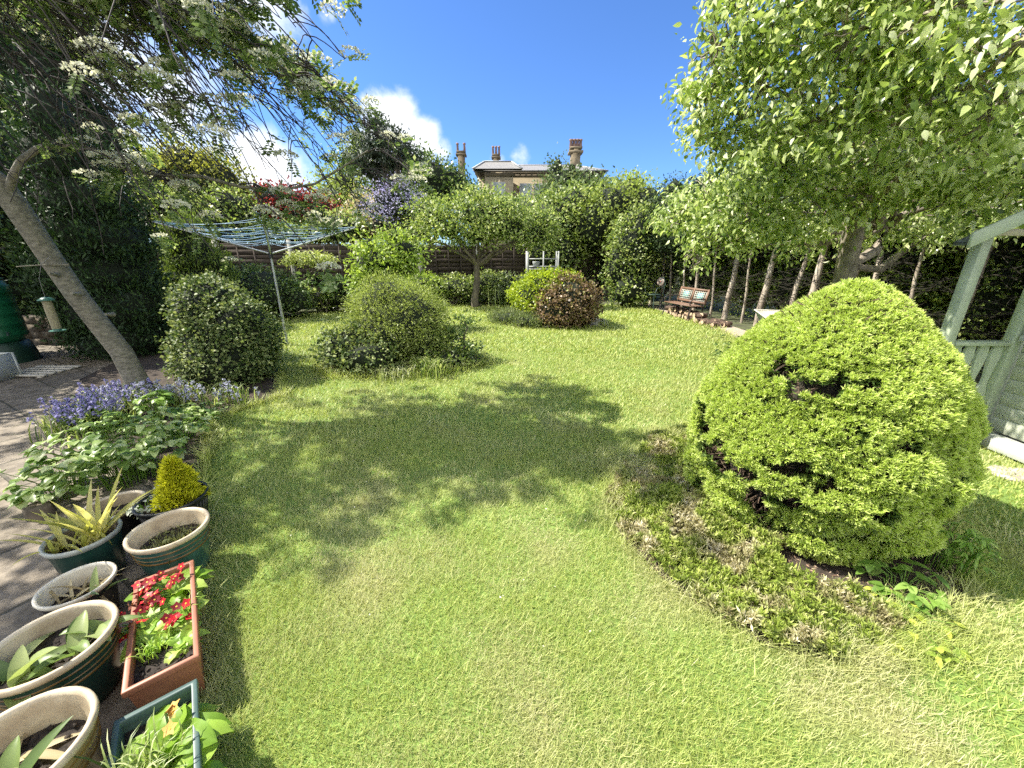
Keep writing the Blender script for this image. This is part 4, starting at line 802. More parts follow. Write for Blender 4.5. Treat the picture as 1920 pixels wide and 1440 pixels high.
# green water butt on its stand
wbm = solid('green_plastic', (.012, .13, .055), (.008, .09, .04), 3, .4)
wx = P(-18, 600, 5.9); wb = thing('water_butt', 'ribbed green plastic water butt at the left edge of the patio', 'water butt', (wx[0], wx[1], 0)); mb = MB()
pr = [(.0, .34), (.25, .34), (.28, .36)]
for k in range(5): pr += [(.315, .42 + k * .16), (.325, .44 + k * .16), (.325, .46 + k * .16), (.318, .48 + k * .16), (.318, .54 + k * .16)]
pr += [(.30, 1.2), (.27, 1.28)]; mb.lathe(pr, seg=48); mb.build('barrel', wbm, wb, True)
mb = MB(); mb.lathe([(.0, 1.31), (.2, 1.31), (.285, 1.29), (.285, 1.262), (.24, 1.262)]); mb.build('lid', wbm, wb, True)
mb = MB(); mb.lathe([(.36, 0), (.34, .17), (.30, .34), (.0, .34)], seg=8); mb.build('stand', solid('dark_green_plastic', (.012, .045, .03), (.008, .03, .02), 3, .45), wb)
mb = MB(); mb.tube([(.30, -.1, .5), (.36, -.14, .5), (.37, -.15, .46)], .015, 8); mb.build('tap', bpy.data.materials['dark_green_plastic'], wb)
wp = P(-42, 715, 4.85); mb = MB()
for sx, sy, dx, dy in ((0, -.28, .5, .03), (0, .28, .5, .03), (-.235, 0, .03, .53), (.235, 0, .03, .53)): mb.box((sx, sy, .17), (dx, dy, .34))
mb.box((0, 0, .29), (.44, .53, .02), m=1)
o = mb.build('planter_box', [solid('white_panel', (.66, .68, .64), (.5, .52, .48), 3, .5), soil]); o.location = (wp[0], wp[1], 0.018); tag(o, 'white box planter at the very left edge of the patio below the water butt', 'planter')
# bird feeder hanging from the yew side
fx = P(97, 590, 3.9)
fd = thing('bird_feeder', 'hanging tubular seed feeder with green cap left of the leaning trunk', 'bird feeder', tuple(fx)); gp = solid('feeder_green', (.05, .16, .12), (.03, .10, .08), 4, .35)
mb = MB(); mb.lathe([(.034, -.14), (.036, 0), (.034, .14)], seg=20); mb.build('seed_tube', solid('seed_mesh', (.34, .31, .2), (.14, .12, .07), 90, .6), fd, True)
for nm, z0 in (('cap', .14), ('tray', -.165)):
    mb = MB(); mb.lathe([(0, z0 + .035 if nm == 'cap' else z0), (.03, z0 + .03 if nm == 'cap' else z0), (.062, z0 + .008), (.062, z0), (.03, z0 + .002), (.034, z0 + .025)], seg=24); mb.build(nm, gp, fd, True)
mb = MB(); mb.tube([(0, 0, .165), (.01, 0, .35), (.06, .02, .48), (.16, .04, .56)], .0025, 5); mb.build('hanging_wire', solid('wire', (.25, .25, .25), None, 5, .4, .8), fd)
rbk = P(118, 520, 3.98); mb = MB(); mb.tube([P(97, 496, 4.02) + (.12, .05, 0), P(97, 496, 4.0), P(60, 498, 3.95), P(30, 500, 3.9)], [.012, .008, .006, .004], 6); addpart(rowan, rb_, 'branch', mb, bark_rowan)

# ================================================================ POTS
potgreen = solid('dark_green_glaze', (.018, .06, .045), (.012, .035, .028), 5, .22)
teal = solid('teal_glaze', (.05, .13, .11), (.025, .08, .065), 12, .25)
rust = solid('rust_glaze', (.22, .13, .03), (.10, .055, .015), 10, .3)
cream = solid('cream_glaze', (.66, .57, .41), (.34, .26, .17), 5, .5, bump=.25, lo=.3, hi=.56)
white_g = solid('white_glaze', (.76, .72, .60), (.55, .49, .38), 8, .4)
greyrim = solid('grey_glaze', (.42, .44, .40), (.22, .24, .21), 8, .4)
blackp = solid('black_plastic', (.02, .022, .024), (.012, .012, .013), 6, .35)
ochre = solid('ochre_glaze', (.38, .30, .14), (.22, .16, .07), 8, .4)
def pot(label, c, r, h, outm, rimm, bandm=None, inner=None, ribs=False, soilz=.75, seed=0, oval=1.0, rz=0, cat='plant pot'):
    t_ = thing('plant_pot', label, cat, (c[0], c[1], .018), rz, 'pots standing on the patio by the lawn')
    rb1 = r * .70; mb_ = MB(); pf = [(0.0, .0), (rb1 * .95, 0.0), (rb1, .01)]
    for k in range(1, 9): t1 = k / 8; pf.append((rb1 + (r * .94 - rb1) * t1 ** .8, .01 + (h * .88 - .01) * t1))
    mb_.lathe(pf, seg=56, sy=oval)
    if ribs:
        for k in range(44):
            a = k * 2 * pi / 44; mb_.bar((rb1 * cos(a), rb1 * oval * sin(a), .01), (r * .94 * cos(a), r * .94 * oval * sin(a), h * .86), .008)
    mb_.build('body', outm, t_, not ribs)
    mb_ = MB(); mb_.lathe([(r * .94, h * .88), (r * .985, h * .90), (r * 1.02, h * .95), (r * 1.01, h * .99), (r * .97, h), (r * .92, h * .985), (r * .90, h * .95)], seg=56, sy=oval); mb_.build('rim', rimm, t_, True)
    mb_ = MB(); mb_.lathe([(r * .90, h * .95), (r * .86, h * .75), (r * .80, h * .5)], seg=56, sy=oval); mb_.build('inner_wall', inner or rimm, t_, True)
    if bandm:
        for z_, w_ in ((.80, .022), (.70, .012), (.62, .030)):
            rr = lambda zz_: rb1 + (r * .94 - rb1) * (zz_ / .88) ** .8 + .002
            mb_ = MB(); mb_.lathe([(rr(z_ - w_) - .003, h * (z_ - w_)), (rr(z_), h * (z_ - w_ * .5)), (rr(z_) + .002, h * z_), (rr(z_) - .003, h * (z_ + w_ * .6))], seg=56, sy=oval); mb_.build('glaze_band', bandm, t_, True)
    rq = np.random.default_rng(seed); mb_ = MB(); k = 24; rings = [0, .25, .5, .75, 1.0]; V = []
    rs = r * (.80 + .10 * (soilz - .5) / .45) + .004
    for q in rings: V += [(rs * q * cos(i * 2 * pi / k), rs * q * oval * sin(i * 2 * pi / k), h * soilz + rq.normal(0, .006) * (q < 1)) for i in range(k)]
    i = np.arange(4)[:, None] * k; j = np.arange(k)[None]; j2 = (j + 1) % k; mb_.add(V, np.stack([i + j, i + k + j, i + k + j2, i + j2], -1).reshape(-1, 4))
    for q in range(70):
        a = rq.uniform(0, 2 * pi); rr_ = rs * .92 * sqrt(rq.random()); sz_ = rq.uniform(.005, .014); mb_.box((rr_ * cos(a), rr_ * oval * sin(a), h * soilz + .004), (sz_, sz_ * .8, sz_ * .7), np.linalg.qr(rq.normal(0, 1, (3, 3)))[0])
    mb_.build('compost', compost, t_); return t_
compost = solid('compost', (.06, .045, .035), (.015, .011, .008), 45, .9, bump=1.2)
PA = (-1.42, .70); PB = (-1.69, 1.03); PC = (-1.97, 1.36); PD = (-2.20, 1.62); PE = (-1.79, 1.66); PF = (-2.04, 1.97); PG = (-2.36, 1.93)
pot('ochre and cream glazed pot at the bottom left corner, nearest the camera', PA, .17, .30, ochre, cream, rust, cream, seed=1, soilz=.62)
pot('wide dark green pot with cream rim and brown bands, second nearest on the left', PB, .178, .29, potgreen, cream, rust, cream, seed=2, soilz=.74)
pot('small white-rimmed pot with withered stems behind the wide dark green pot', PC, .13, .22, blackp, white_g, None, white_g, seed=3, soilz=.6)
pot('plain dark green pot with grey rim holding yellowed iris leaves', PD, .145, .27, potgreen, greyrim, None, solid('brown_inner', (.26, .22, .15), (.15, .12, .08), 9, .6), seed=4, soilz=.7)
pot('teal and brown banded pot with cream rim behind the terracotta trough', PE, .17, .28, teal, cream, rust, cream, seed=5, soilz=.66)
pot('ribbed black plastic tub beside the lawn holding a golden dwarf conifer', PF, .175, .25, blackp, blackp, None, blackp, True, seed=6, soilz=.86)
pot('brown bowl-shaped pot half hidden behind the yellowed iris leaves', PG, .15, .22, blackp, cream, None, solid('ochre_inner', (.5, .4, .26), (.3, .24, .15), 9, .6), seed=7, soilz=.66)
slab('stone_trough', 'rough weathered stone block on the paving left of the pots', tuple(G(80, 972)), .075, .06, .10, 9, st_m, 'stone block', .6)
# troughs
tc_m = solid('terracotta_plastic', (.36, .15, .085), (.27, .105, .06), 6, .5); gr_m = solid('grey_green_plastic', (.08, .13, .12), (.05, .09, .08), 6, .4)
def trough(label, near, far_, wd, h, mat):
    near = np.array(near); far_ = np.array(far_); d = far_ - near; ln = np.linalg.norm(d); rz = atan2(d[1], d[0]); c = (near + far_) / 2
    t_ = thing('planter_trough', label, 'trough', (c[0], c[1], .018), rz, 'troughs standing along the lawn edge')
    def wall(l0, w0, l1, w1, z0, z1, th, m_, nm):
        mb_ = MB(); o_ = lambda l, w_, z: [(-l / 2, -w_ / 2, z), (l / 2, -w_ / 2, z), (l / 2, w_ / 2, z), (-l / 2, w_ / 2, z)]
        V = o_(l0, w0, z0) + o_(l1, w1, z1) + o_(l1 - 2 * th, w1 - 2 * th, z1) + o_(l0 - 2 * th, w0 - 2 * th, z0 + .003)
        F = [[a * 4 + k, a * 4 + (k + 1) % 4, (a + 1) * 4 + (k + 1) % 4, (a + 1) * 4 + k] for a in range(3) for k in range(4)] + [[12, 13, 14, 15], [3, 2, 1, 0]]
        mb_.add(V, F); ob = mb_.build(nm, m_, t_); bv = ob.modifiers.new('bevel', 'BEVEL'); bv.width = .003; bv.segments = 2; return ob
    wall(ln * .90, wd * .80, ln * .97, wd * .92, 0, h * .9, .004, mat, 'body')
    mb_ = MB(); o_ = lambda l, w_, z: [(-l / 2, -w_ / 2, z), (l / 2, -w_ / 2, z), (l / 2, w_ / 2, z), (-l / 2, w_ / 2, z)]
    V = o_(ln * .975, wd * .93, h * .86) + o_(ln, wd, h * .86) + o_(ln, wd, h) + o_(ln - .035, wd - .035, h) + o_(ln - .038, wd - .038, h * .86)
    F = [[a * 4 + k, a * 4 + (k + 1) % 4, (a + 1) * 4 + (k + 1) % 4, (a + 1) * 4 + k] for a in range(4) for k in range(4)]; mb_.add(V, F)
    ob = mb_.build('rim', mat, t_); bv = ob.modifiers.new('bevel', 'BEVEL'); bv.width = .004; bv.segments = 2
    rq = np.random.default_rng(int(ln * 999)); mb_ = MB(); nx, ny = 26, 10; X, Y = np.meshgrid(np.linspace(-.5, .5, nx) * (ln - .04), np.linspace(-.5, .5, ny) * (wd - .035)); Z = h * .72 + rq.normal(0, .005, X.shape)
    V = np.stack([X, Y, Z], -1).reshape(-1, 3); i = np.arange(ny - 1)[:, None] * nx; j = np.arange(nx - 1)[None]; mb_.add(V, np.stack([i + j, i + j + 1, i + nx + j + 1, i + nx + j], -1).reshape(-1, 4))
    for q in range(160): sz_ = rq.uniform(.004, .012); mb_.box((rq.uniform(-.47, .47) * (ln - .05), rq.uniform(-.46, .46) * (wd - .05), h * .72 + .004), (sz_, sz_, sz_ * .7), np.linalg.qr(rq.normal(0, 1, (3, 3)))[0])
    mb_.build('compost', compost, t_); return t_, c, d / ln
T1, c1_, d1_ = trough('terracotta trough planted with red primroses beside the lawn', (-1.258, .975), (-1.655, 1.455), .215, .20, tc_m)
T2, c2_, d2_ = trough('grey-green trough at the bottom edge, nearest the camera beside the lawn', (-.80, .40), (-1.205, .895), .215, .20, gr_m)
# primroses
pl_m = M_('primrose_leaves', [(.16, .30, .03), (.30, .46, .06), (.48, .60, .14)], .38, .4); rp_m = M_('red_petals', [(.13, .002, .006), (.34, .006, .015), (.60, .02, .03)], .15, .5, .7); ye_m = solid('yellow_eye', (.75, .5, .06), (.6, .35, .04), 20)
br_m = M_('withered_petals', [(.10, .02, .015), (.22, .07, .04), (.35, .17, .09)], .15, .8)
def primrose(label, c, n, ln, heads, seed, fm=None, wither=0):
    n += 3; ln *= 1.25
    rq = np.random.default_rng(seed); c = np.array([c[0], c[1], .165]); lv = MB(); HD = []; stm = MB()
    for i in range(n):
        a = i * 2.4 + rq.uniform(-.3, .3); bigleaf(lv, c + rq.normal(0, .012, 3) * (1, 1, 0), (cos(a), sin(a), rq.uniform(.35, 1.3)), ln * rq.uniform(.7, 1.15), ln * .5 * rq.uniform(.85, 1.15), 1.5, .12, .045, rq.random(), nrow=9, ncol=4, tilt=rq.normal(0, .25))
    for hx, hy, hz, hn in heads:
        fl_ = MB(); ey = MB(); HD.append((fl_, ey))
        hc = c + (hx, hy, hz); stm.tube([c, (c + hc) / 2 + (0, 0, .01), hc], .0035, 5, cap=False)
        for k in range(hn):
            o_ = hc + rq.normal(0, 1, 3) * (.028, .028, .015); nn = unit(np.array([rq.normal(0, .5), -.35 + rq.normal(0, .5), 1.0])); t1 = unit(np.cross(nn, (1, .2, 0))); t2 = np.cross(nn, t1); R_ = .0235 * rq.uniform(.85, 1.15)
            rr = rq.random(); ang = np.arange(5) * 2 * pi / 5 + rq.uniform(0, 1); D = np.cos(ang)[:, None] * t1 + np.sin(ang)[:, None] * t2
            if rq.random() < wither: leaves(fl_, o_ + rq.normal(0, .004, (6, 3)), rdirs(rq, 6), rdirs(rq, 6), .02, 'round', rq.random(6), 1); continue
            leaves(fl_, np.repeat(o_[None], 5, 0), D + nn * .15, np.repeat(nn[None], 5, 0), R_, 'round', np.clip(rr + rq.normal(0, .1, 5), 0, 1))
            ey.add(o_ + nn * .0025 + np.stack([np.cos(ang), np.sin(ang)], 1) @ np.stack([t1, t2]) * .0042, [[0, 1, 2, 2], [0, 2, 3, 3], [0, 3, 4, 4]])
    t_ = thing('primrose', label, 'flower', tuple(c), 0, 'primroses planted in the troughs'); cc = tuple(c)
    addpart(t_, cc, 'leaves', lv, pl_m)
    if heads: addpart(t_, cc, 'stem', stm, stem_m)
    for fl_, ey in HD:
        if not fl_.v: continue
        ho = addpart(t_, cc, 'flower_head', fl_, [fm or rp_m, br_m])
        if ey.v: eo = ey.build('flower_eyes', ye_m, ho, loc=cc); eo.location = (0, 0, 0)
def on(c, d, a, b_): return (c[0] + d[0] * a + d[1] * b_, c[1] + d[1] * a - d[0] * b_)
primrose('red primrose with large flower heads at the far end of the terracotta trough', on(c1_, d1_, .17, .02), 15, .13, [(-.05, -.03, .07, 11), (-.10, .02, .06, 8), (.0, -.06, .06, 7), (.02, .04, .07, 5)], 401)
primrose('red primrose with withering heads leaning over the left side of the terracotta trough', on(c1_, d1_, .02, -.06), 12, .11, [(-.06, -.03, .06, 12), (-.04, .02, .07, 6), (-.08, -.05, .035, 6)], 402, wither=.45)
primrose('red primrose with a single head by the right rim of the terracotta trough', on(c1_, d1_, -.03, .03), 10, .10, [(.02, -.01, .055, 8)], 403)
primrose('flowerless green primrose near the front of the terracotta trough', on(c1_, d1_, -.15, .04), 8, .075, [], 404)
primrose('large flowerless primrose at the far end of the grey-green trough', on(c2_, d2_, .18, .03), 13, .15, [(-.01, .02, .10, 4)], 405, solid('apricot_petals', (.7, .42, .1), (.5, .28, .06)))
primrose('primrose with pale crinkled leaves by the right rim of the grey-green trough', on(c2_, d2_, .0, .04), 10, .13, [], 406)
def feathery(name, label, c, n, h, seed, mat, sp=.03):
    t_ = strap(name, label, c, n, h, sp, mat, seed, .006, flop=.8); return t_
feathery('grape_hyacinth', 'clump of narrow grassy leaves in the middle of the grey-green trough', (*on(c2_, d2_, .08, -.03), .16), 150, .13, 407, mid_m, .04)
feathery('nigella_seedling', 'feathery seedling tuft at the left front of the terracotta trough', (*on(c1_, d1_, -.13, -.04), .162), 60, .06, 408, pl_m, .02)
feathery('nigella_seedling', 'feathery seedling tuft at the right rim of the terracotta trough', (*on(c1_, d1_, .02, .08), .162), 50, .06, 409, pl_m, .015)
# tulip and other bulb leaves
tul_m = M_('tulip_leaves', [(.09, .15, .045), (.20, .28, .09), (.40, .44, .20)], .35, .4); dry_m = M_('dry_leaves', [(.26, .20, .10), (.44, .36, .20), (.58, .5, .32)], .3, .7); yl_m = M_('yellowed_leaves', [(.30, .32, .07), (.52, .50, .14), (.66, .60, .28)], .4, .5)
def bulb(name, label, c, z, n, ln, wd, seed, mat, up=.9, droop=1.2, cat='plant', sp=.02):
    rq = np.random.default_rng(seed); c = np.array([c[0], c[1], z]); lv = MB()
    for i in range(n):
        a = i * 2.4 + rq.uniform(-.4, .4); bigleaf(lv, c + rq.normal(0, sp, 3) * (1, 1, 0), (cos(a), sin(a), up * rq.uniform(.5, 2.)), ln * rq.uniform(.6, 1.15), wd * rq.uniform(.7, 1.2), droop * rq.uniform(.5, 1.4), .3, 0, rq.random(), 1.0, 9, 2)
    t_ = thing(name, label, cat, tuple(c)); addpart(t_, tuple(c), 'leaves', lv, mat); return t_
bulb('tulip_plant', 'broad grey-green tulip leaves at the centre of the wide dark green pot', (PB[0] + .06, PB[1] + .04), .23, 8, .19, .055, 411, tul_m)
bulb('tulip_plant', 'drooping tulip leaves on the left front of the wide dark green pot', (PB[0] - .04, PB[1] - .10), .23, 9, .20, .06, 412, tul_m)
bulb('tulip_plant', 'blotched tulip leaves in the ochre pot nearest the camera', (PA[0] + .02, PA[1] - .02), .20, 5, .17, .045, 413, tul_m, .7)
bulb('tulip_plant', 'withered bulb leaves lying in the ochre pot nearest the camera', (PA[0] - .05, PA[1] + .02), .21, 6, .17, .022, 414, dry_m, .2, .5)
bulb('iris_plant', 'tall yellowed iris leaves in the plain dark green pot', (PD[0] + .04, PD[1] + .01), .21, 24, .38, .026, 415, yl_m, 1.8, .7, sp=.03)
bulb('iris_plant', 'shorter yellowed leaves on the left of the plain dark green pot', (PD[0] - .08, PD[1] - .03), .21, 10, .28, .02, 416, yl_m, 1.4, .8)
bulb('daffodil_plant', 'withered pale stems in the small white-rimmed pot', (PC[0] + .0, PC[1]), .15, 14, .17, .014, 417, dry_m, .9, 1.2, sp=.04)
bulb('hellebore_seedling', 'single dark green leafy shoot in the small white-rimmed pot', (PC[0] + .08, PC[1] - .03), .15, 4, .15, .03, 418, tul_m, 1.5)
bulb('sedum_plant', 'shrivelled pale rosette in the brown bowl-shaped pot', (PG[0] + .04, PG[1]), .165, 22, .075, .022, 419, dry_m, .5, .3, sp=.035)
rq = np.random.default_rng(420); mb = MB(); cE = np.array([PE[0], PE[1], .20]); q = cE + rq.normal(0, 1, (700, 3)) * (.055, .055, .012); leaves(mb, q, rdirs(rq, 700, 0) + (0, 0, .6), rdirs(rq, 700), .028, 'needle', rq.random(700)); leaves(mb, q[:60], rdirs(rq, 60, 0), rdirs(rq, 60), .03, 'leaf', rq.random(60))
t_ = thing('thyme_plant', 'wiry low thyme in the teal banded pot', 'plant', tuple(cE)); addpart(t_, tuple(cE), 'foliage', mb, M_('thyme_sprigs', [(.10, .11, .04), (.20, .22, .08), (.36, .40, .16)], .2))
# potted golden conifer
rq = np.random.default_rng(421); mb = MB(); cF = np.array([PF[0] + .03, PF[1] + .03, .225]); n = 2600; zz = rq.random(n) ** 1.15; a = rq.uniform(0, 2 * pi, n); r_ = .10 * (1 - zz) ** .8 * rq.uniform(.55, 1.15, n) * (1 + .25 * np.sin(3 * a + 9 * zz)) + .006
q = cF + np.stack([r_ * np.cos(a) - .0 * zz, r_ * np.sin(a), zz * .27], 1)
for e in range(4): leaves(mb, q + rq.normal(0, .006, q.shape), unit(np.stack([np.cos(a), np.sin(a), 1.1 + 0 * a], 1) + rq.normal(0, .45, q.shape)), rdirs(rq, n), .026 * rq.uniform(.6, 1.3, n), 'narrow', rq.random(n))
t_ = thing('dwarf_conifer', 'small bright yellow cone-shaped conifer in the black ribbed tub', 'conifer', tuple(cF)); addpart(t_, tuple(cF), 'foliage', mb, M_('yellow_conifer', [(.32, .34, .02), (.58, .58, .03), (.75, .72, .07)], .35))
mb = MB(); mb.tube([cF - (0, 0, .03), cF + (0, 0, .2)], [.012, .004], 6); addpart(t_, tuple(cF), 'trunk', mb, bark)
leafy('cineraria_plant', 'silver-grey leafy plant spilling over the front of the black tub', (PF[0] - .11, PF[1] - .06, .21), 16, .05, .08, .045, 422, M_('silver_grey', [(.20, .24, .17), (.38, .42, .32), (.58, .60, .5)], .2), shape=.4)
mb = MB(); q = np.array([PF[0] - .13, PF[1] + .06, .285]); an = np.arange(6) * pi / 3; leaves(mb, np.repeat(q[None], 6, 0), np.stack([np.cos(an), np.sin(an) * .6 - .2, np.sin(an)], 1), np.array([[-.1, -1., .3]] * 6), .028, 'round', an / 7)
mb.tube([q - (0, 0, .07), q], .002, 4, cap=False)
tag(mb.build('viola', M_('white_petals', [(.7, .7, .68), (.8, .8, .78)], .3)), 'single white viola flower in the black ribbed tub', 'flower')

rq = np.random.default_rng(430); mb = MB(); x = rq.uniform(-2.5, 2.2, 420); y = rq.uniform(1.2, 7.5, 420); ok = inpoly(x, y, LAWN) & ~inpoly(x, y, BED_CON) & ~inpoly(x, y, BED_MID); k = ok.sum()
q = np.stack([x[ok], y[ok], np.full(k, .03)], 1); leaves(mb, q, rdirs(rq, k) * (1, 1, .3), rdirs(rq, k, .4), rq.uniform(.006, .014, k), 'round', rq.random(k))
tag(mb.build('fallen_petals', M_('fallen_petal', [(.45, .40, .22), (.62, .60, .45), (.75, .74, .66)], .2)), kind='stuff')
# ================================================================ ROTARY CLOTHES DRYER
alu = solid('aluminium', (.55, .58, .57), (.40, .42, .42), 20, .4, .6); blue = solid('blue_cord', (.28, .46, .66), (.16, .32, .52), 40, .5); dkp = solid('dark_plastic', (.03, .03, .035), None, 5, .4)
db_ = G(540, 648); dz = thing('rotary_dryer', 'open rotary clothes dryer with blue lines on a grey metal pole', 'clothes dryer', tuple(db_))
mb = MB(); mb.tube([(0, 0, -.02), (0, 0, .85)], .022, 12); mb.tube([(0, 0, .85), (0, 0, 2.17)], .018, 12); mb.build('pole', alu, dz, True)
mb = MB(); mb.tube([(0, 0, 1.56), (0, 0, 1.70)], .034, 12); mb.build('hub', dkp, dz, True)
mb = MB(); mb.tube([(0, 0, 2.12), (0, 0, 2.19)], .028, 12); mb.build('cap', dkp, dz, True)
AH, AT = 1.64, 2.10; angs = [radians(30 + 90 * k) for k in range(4)]; LN = 1.47
dirs4 = [np.array([cos(a), sin(a)]) for a in angs]
for k, d in enumerate(dirs4):
    mb = MB(); mb.tube([(.03 * d[0], .03 * d[1], AH), (LN * d[0], LN * d[1], AT)], [.014, .010], 8); mb.build('arm', alu, dz, True)
    mb = MB()
    for q in np.linspace(.38, .99, 9): c = np.array([LN * d[0] * q, LN * d[1] * q, AH + (AT - AH) * q]); mb.tube([c - (0, 0, .012), c + (0, 0, .022)], .013, 6)
    mb.build('line_clip', dkp, dz)
mb = MB()
for q in np.linspace(.38, .99, 9):
    for k in range(4):
        a, b_ = dirs4[k] * LN * q, dirs4[(k + 1) % 4] * LN * q; z = AH + (AT - AH) * q + .015; t1 = np.linspace(0, 1, 9)[:, None]; p_ = np.concatenate([a * (1 - t1) + b_ * t1, z - .05 * np.sin(pi * t1) * (1 + .5 * sin(q * 37 + k))], 1); mb.tube(p_, .0035, 5, cap=False)
mb.build('clothes_line', blue, dz, True)

# ================================================================ PANEL FENCE
fm = solid('fence_wood', (.095, .072, .055), (.04, .03, .024), 6, .9, stretch=(.6, .6, 9), bump=.6); cp = solid('concrete', (.42, .41, .36), (.28, .27, .23), 18, .9, bump=.4)
p0 = np.array([P(542, 460, 12.6)[0], 12.6]); fd_ = unit(np.array([.95, .30])); fz = thing('panel_fence', 'brown overlapping-board panel fence with concrete posts behind the left border', 'fence', (p0[0], p0[1], 0), atan2(fd_[1], fd_[0]))
for k in range(-3, 7):
    x = k * 1.95; mb = MB(); mb.box((x, 0, 1.0), (.10, .10, 2.05)); mb.box((x, 0, 2.035), (.07, .07, .03)); mb.build('post', cp, fz)
    if k == 6: break
    mb = MB()
    for r_ in range(13): mb.box((x + .975, (-.012 if r_ % 2 else .004), .12 + r_ * .14), (1.83, .012, .155), [[1, 0, 0], [0, 1, -.10], [0, .10, 1]])
    for q in (.10, .55, .975, 1.40, 1.85): mb.box((x + q, -.034, .97), (.045, .025, 1.83))
    mb.box((x + .975, -.01, 1.90), (1.84, .07, .03)); mb.box((x + .975, .0, .03), (1.83, .05, .06)); mb.build('panel', fm, fz)
# back fence continues dark behind the centre trees (brick boundary)
# ================================================================ WHITE FRAME, TRAY, STONE ORNAMENTS
wht = solid('white_metal', (.36, .38, .38), (.26, .28, .28), 8, .5); q0 = P(1016, 500, 13.6)
fr = thing('greenhouse_frame', 'pale metal frame of a small greenhouse behind the golden privet', 'greenhouse', (q0[0], 13.6, 0))
for x, y in ((-.48, 0), (.05, 0), (.55, 0), (-.48, .6), (.55, .6)): mb = MB(); mb.box((x, y, .85), (.05 if x > -.4 else .09, .04, 1.7)); mb.build('upright', wht, fr)
for z in (1.12, 1.45): mb = MB(); mb.bar((-.48, 0, z), (.55, 0, z), .03); mb.bar((-.48, .6, z), (.55, .6, z), .03); mb.build('rail', wht, fr)
mb = MB(); mb.box((.03, .3, 1.2), (.95, .5, .03)); mb.build('shelf', wht, fr)
mb = MB(); mb.lathe([(0, 1.22), (.10, 1.22), (.13, 1.36), (.12, 1.37)], c=(-.18, .25, 0)); mb.build('bowl', wht, fr, True)
dg = solid('dark_green_tray', (.012, .05, .045), (.008, .03, .028), 6, .35); q0 = G(612, 583)
mb = MB(); mb.lathe([(0, .01), (.17, .0), (.21, .10), (.22, .10), (.20, .085), (.17, .02), (0, .02)], sx=1.5, seg=28); o = mb.build('garden_tray', dg, None, True); o.location = tuple(q0); tag(o, 'shallow dark green oval tray on the far left lawn edge', 'tray')
slab('garden_boulder', 'pale rounded boulder at the right foot of the bronze shrub', tuple(G(1113, 612)), .13, .12, .20, 12, solid('boulder', (.45, .45, .42), (.2, .2, .19), 9, .9, bump=.5))
mb = MB(); q0 = G(1128, 612)
for k in range(5): a = k * .5; mb.tube([(-.16 * cos(a), -.16 * sin(a) * .5, 0), (-.10 * cos(a), 0, .14), (0, 0, .19), (.10 * cos(a), 0, .14), (.16 * cos(a), .16 * sin(a) * .5, 0)], .005, 5)
o = mb.build('wire_cloche', wht); o.location = tuple(q0); tag(o, 'small wire dome beside the pale boulder', 'cloche')
shrub('box_hedge', 'dark twiggy undergrowth at the foot of the small fruit tree', 'shrub', [blob(905, 558, 12.9, 16, 12), blob(885, 562, 12.9, 12, 9)], dk_m, 501, dens=60, per=10, cr=.06, size=.06, core=.8)

# ================================================================ BENCH, CHAIR, LOGS, WHEELBARROW
bw = solid('bench_wood', (.24, .14, .09), (.14, .08, .05), 9, .6, stretch=(8, 1, 1)); iron = solid('cast_iron', (.06, .045, .04), (.03, .022, .02), 12, .5); lat = solid('white_lattice', (.58, .56, .48), (.42, .40, .34), 9, .6); tealm = solid('teal_paint', (.10, .42, .42), (.07, .3, .3), 9, .5)
bn = thing('garden_bench', 'wooden slatted bench with two pale lattice panels in its back under the hedge', 'bench', (4.50, 10.3, .012), radians(-77)); bn.scale = (.85,) * 3   # local +y is its back
BW = 1.32
for k in range(5): mb = MB(); mb.box((0, -.18 + k * .085, .43), (BW, .065, .022)); mb.build('seat_slat', bw, bn)
for z in (.50, .86): mb = MB(); mb.box((0, .25 + (z - .43) * .25, z), (BW, .03, .07)); mb.build('back_rail', bw, bn)
for x in (-BW / 2 + .03, 0, BW / 2 - .03): mb = MB(); mb.bar((x, .265, .46), (x, .36, .90), .06, .03, (0, 1, 0)); mb.build('back_stile', bw, bn)
for sx in (-1, 1):
    pn = MB()
    for k in range(7): x = sx * BW * .25 - .24 + k * .08; pn.bar((x, .275, .535), (x, .345, .825), .014, .012, (0, 1, 0))
    for k in range(5): z = .56 + k * .06; pn.bar((sx * BW * .25 - .26, .275 + (z - .535) * .24, z), (sx * BW * .25 + .26, .275 + (z - .535) * .24, z), .012, .014)
    po = pn.build('lattice_panel', lat, bn)
    pn = MB(); pn.bar((sx * BW * .25, .29, .585), (sx * BW * .25, .335, .775), .26, .006, (0, 1, 0)); pn.build('inlay', tealm, po)
for sx in (-1, 1):
    x = sx * (BW / 2 - .04); mb = MB(); mb.tube([(x, -.26, 0), (x, -.20, .2), (x, -.17, .41)], [.022, .016, .018], 8); mb.build('leg', iron, bn, True)
    mb = MB(); mb.tube([(x, .30, 0), (x, .22, .2), (x, .25, .42), (x, .37, .90)], [.022, .016, .016, .012], 8); mb.build('leg', iron, bn, True)
    mb = MB(); mb.tube([(x, -.19, .42), (x, -.24, .56), (x, -.12, .63), (x, .10, .64), (x, .29, .62)], .016, 8); mb.tube([(x, -.16, .40), (x, .24, .40)], .014, 6); mb.build('armrest', iron, bn, True)
ch = thing('bistro_chair', 'thin metal garden chair with a round mosaic disc in its back', 'chair', (4.32, 12.0, .012), radians(-60)); dm = solid('dark_green_metal', (.05, .09, .075), (.03, .05, .045), 9, .4)
mb = MB(); mb.lathe([(0, .45), (.20, .45), (.215, .44), (.20, .43), (0, .43)]); mb.build('seat', dm, ch, True)
